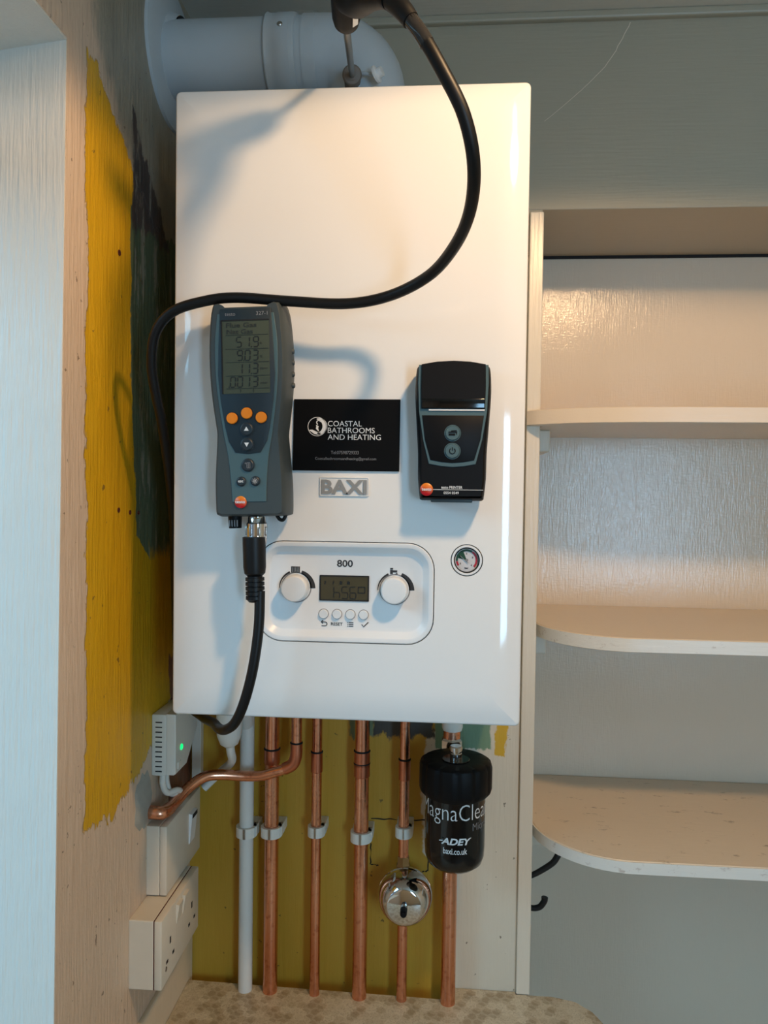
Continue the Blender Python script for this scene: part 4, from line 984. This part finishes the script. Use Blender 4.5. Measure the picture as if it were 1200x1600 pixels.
# ------------------------------------------------------------------ electrical boxes on the left wall
def spur():
    org = (XL, 0.195, -0.278)
    t = thing('switch_box', org, 'upper white surface box with rocker switch on the left wall', 'switch'); P = Part(t, org)
    P('back_box', G().box(XL - 0.0005, -0.0590, 0.1244, 0.264, -0.2785, -0.1860, 0.0012), M['old_plastic'], smooth=False)
    P('face_plate', G().box(-0.0588, -0.0490, 0.1244, 0.264, -0.2785, -0.1860, 0.0018), M['old_plastic'])
    P('rocker', G().rings([[(-0.0492, 0.212, -0.250), (-0.0492, 0.236, -0.250), (-0.0492, 0.236, -0.206), (-0.0492, 0.212, -0.206)], [(-0.0478, 0.213, -0.249), (-0.0478, 0.235, -0.249), (-0.0440, 0.235, -0.207), (-0.0440, 0.213, -0.207)]]), M['panel_white'], smooth=False)
    P('rocker_mark', G().box(-0.0450, -0.0436, 0.214, 0.234, -0.213, -0.2075), M['gap'], smooth=False)
spur()
def socket():
    org = (XL, 0.14, -0.368)
    t = thing('double_socket', org, 'lower cream surface-mounted double socket above the worktop', 'socket'); P = Part(t, org)
    z0, z1 = -0.3680, -0.2800; y0, y1 = 0.068, 0.212
    P('back_box', G().box(XL - 0.0005, -0.0448, y0, y1, z0, z1, 0.0015), M['old_plastic'], smooth=False)
    P('box_gap', G().box(-0.0450, -0.0442, y0 + 0.0004, y1 - 0.0004, z0 + 0.0004, z1 - 0.0004), M['brown_hole'], smooth=False)
    P('face_plate', G().box(-0.0443, -0.0340, y0, y1, z0, z1, 0.002), M['old_plastic'])
    for yc in (0.128, 0.152):
        g = G().rings([[(-0.0342, yc - 0.009, z1 - 0.032), (-0.0342, yc + 0.009, z1 - 0.032), (-0.0342, yc + 0.009, z1 - 0.006), (-0.0342, yc - 0.009, z1 - 0.006)], [(-0.0335, yc - 0.008, z1 - 0.031), (-0.0335, yc + 0.008, z1 - 0.031), (-0.0298, yc + 0.008, z1 - 0.007), (-0.0298, yc - 0.008, z1 - 0.007)]])
        P('rocker', g, M['old_plastic'], smooth=False)
    for yc in (0.098, 0.182):
        for dy, dz, w, h in ((0, 0.010, 0.004, 0.0085), (-0.0111, -0.012, 0.0064, 0.004), (0.0111, -0.012, 0.0064, 0.004)):
            P('socket_hole', G().box(-0.0345, -0.0337, yc + dy - w / 2, yc + dy + w / 2, -0.330 + dz - h / 2, -0.330 + dz + h / 2), M['gap'], smooth=False)
    P('fixing_screw', G().lathe([(0.003, 0), (0.0028, 0.0008), (0, 0.001)], (-0.0341, 0.083, -0.349), (1, 0, 0), 14), M['steel'])
socket()

def receiver():
    org = (XL, 0.18, -0.125)
    t = thing('heating_receiver', org, 'white wireless heating receiver with a glowing green light', 'thermostat receiver'); P = Part(t, org)
    y0, y1, z0, z1 = 0.140, 0.232, -0.1255, -0.0420
    P('back_shell', G().box(XL - 0.0005, -0.0560, y0, y1, z0, z1, 0.003), M['recv'])
    xo = -0.0440
    fo = lambda d: [(y0 + 0.001 + d, z1 - d), (y0 + 0.001 + d, z0 + 0.002 + d), (y1 - 0.045 - d, z0 + 0.002 + d), (y1 - d, z0 + 0.040 + d), (y1 - d, z1 - d)]
    P('front_shell', G().rings([[(x, y, z) for y, z in fo(d)] for d, x in ((0.0, -0.0565), (0.0, xo - 0.002), (0.0012, xo))]), M['recv'])
    g = G()
    for i in range(11): g.box(XL + 0.0055, XL + 0.0145, y0 - 0.0004, y0 + 0.002, z1 - 0.0115 - i * 0.0066, z1 - 0.0100 - i * 0.0066)
    P('vent_slot', g, M['gap'], smooth=False)
    P('status_light', G().lathe([(0.0042, -0.001), (0.0042, 0.0006), (0.0034, 0.0014), (0.0, 0.0018)], (xo, 0.1640, -0.0925), (1, 0, 0), 20), M['led'], label='glowing green status light')
    P('push_key', G().box(xo - 0.001, xo + 0.0009, 0.150, 0.162, -0.1185, -0.1095, 0.0004), M['clip'])
    for i, (y, q) in enumerate(((0.150, 0.0), (0.163, 0.006))):
        P('cable', G().tube([(-0.064, y, z0 + 0.004), (-0.064, y - 0.001, z0 - 0.014), (-0.060, y + 0.006, z0 - 0.028 - q), (-0.052, y + 0.022, z0 - 0.030 - q), (-0.053, y + 0.045, z0 - 0.044), (-0.060, y + 0.060, z0 - 0.060)], 0.0042), M['recv'])
receiver()

tk = G().box(-0.0700, -0.0560, 0.2860, 0.2998, -0.192, 0.03, 0.001).obj('cable_trunking', M['old_plastic'], origin=(-0.063, 0.293, -0.192), smooth=False)
tag(tk, 'narrow white vertical cable trunking in the corner behind the receiver', 'trunking')
# plug holes left in the old paint
for y, z, d in ((0.0322, 0.5342, 0.0035), (0.0330, 0.2326, 0.0030), (0.066, 0.229, 0.0028), (0.092, 0.228, 0.0026)):
    o = G().lathe([(d, 0.0), (d, 0.0012), (d * 0.55, 0.0012), (d * 0.5, 0.0002), (0, 0.0002)], (XL - 0.0002, y, z), (1, 0, 0), 14).obj('wall_plug', M['brown_hole'], origin=(XL, y, z))
    tag(o, {0.0322: 'upper brown plug hole in the yellow paint', 0.0330: 'lower brown plug hole, nearest the beige strip', 0.066: 'small brown plug hole, middle of the lower three', 0.092: 'small brown plug hole nearest the boiler'}[y], 'wall plug', 'old plug holes in the left wall')
# cracked outline of a filled hole in the yellow wall behind the pipes
def crack():
    random.seed(3)
    def jag(a, b, n=9): return [(a[0] + (b[0] - a[0]) * i / n + random.uniform(-0.0009, 0.0009), a[1] + (b[1] - a[1]) * i / n + random.uniform(-0.0009, 0.0009)) for i in range(n + 1)]
    g = G()
    for a, b in (((0.205, -0.238), (0.292, -0.237)), ((0.2045, -0.275), (0.2045, -0.308)), ((0.2045, -0.308), (0.216, -0.310)), ((0.292, -0.237), (0.2915, -0.314)), ((0.2915, -0.314), (0.283, -0.316))):
        g.strip(jag(a, b), lambda t: 0.0011 + 0.0008 * math.sin(9 * t), 0.3002, 0.0007)
    o = g.obj('wall_crack', M['gap'], origin=(0.25, 0.30, -0.28), smooth=False); o['kind'] = 'structure'; o['label'] = 'dark crack around a filled patch in the yellow wall'
crack()

def hairline():
    random.seed(11)
    P0 = [(0.5644, 0.9383), (0.5480, 0.905), (0.5251, 0.8714), (0.4900, 0.838), (0.4442, 0.8003)]
    q = [(x + random.uniform(-0.0008, 0.0008), z + random.uniform(-0.0008, 0.0008)) for x, z in spline2(P0, 6)]
    g = G(); g.strip(q, lambda t: 0.0012 - 0.0007 * t, 0.3002, 0.0006)
    o = g.obj('hairline_crack', M['trim'], origin=(0.5, 0.30, 0.87), smooth=False); o['kind'] = 'structure'; o['label'] = 'pale hairline crack in the bulkhead paint'
hairline()
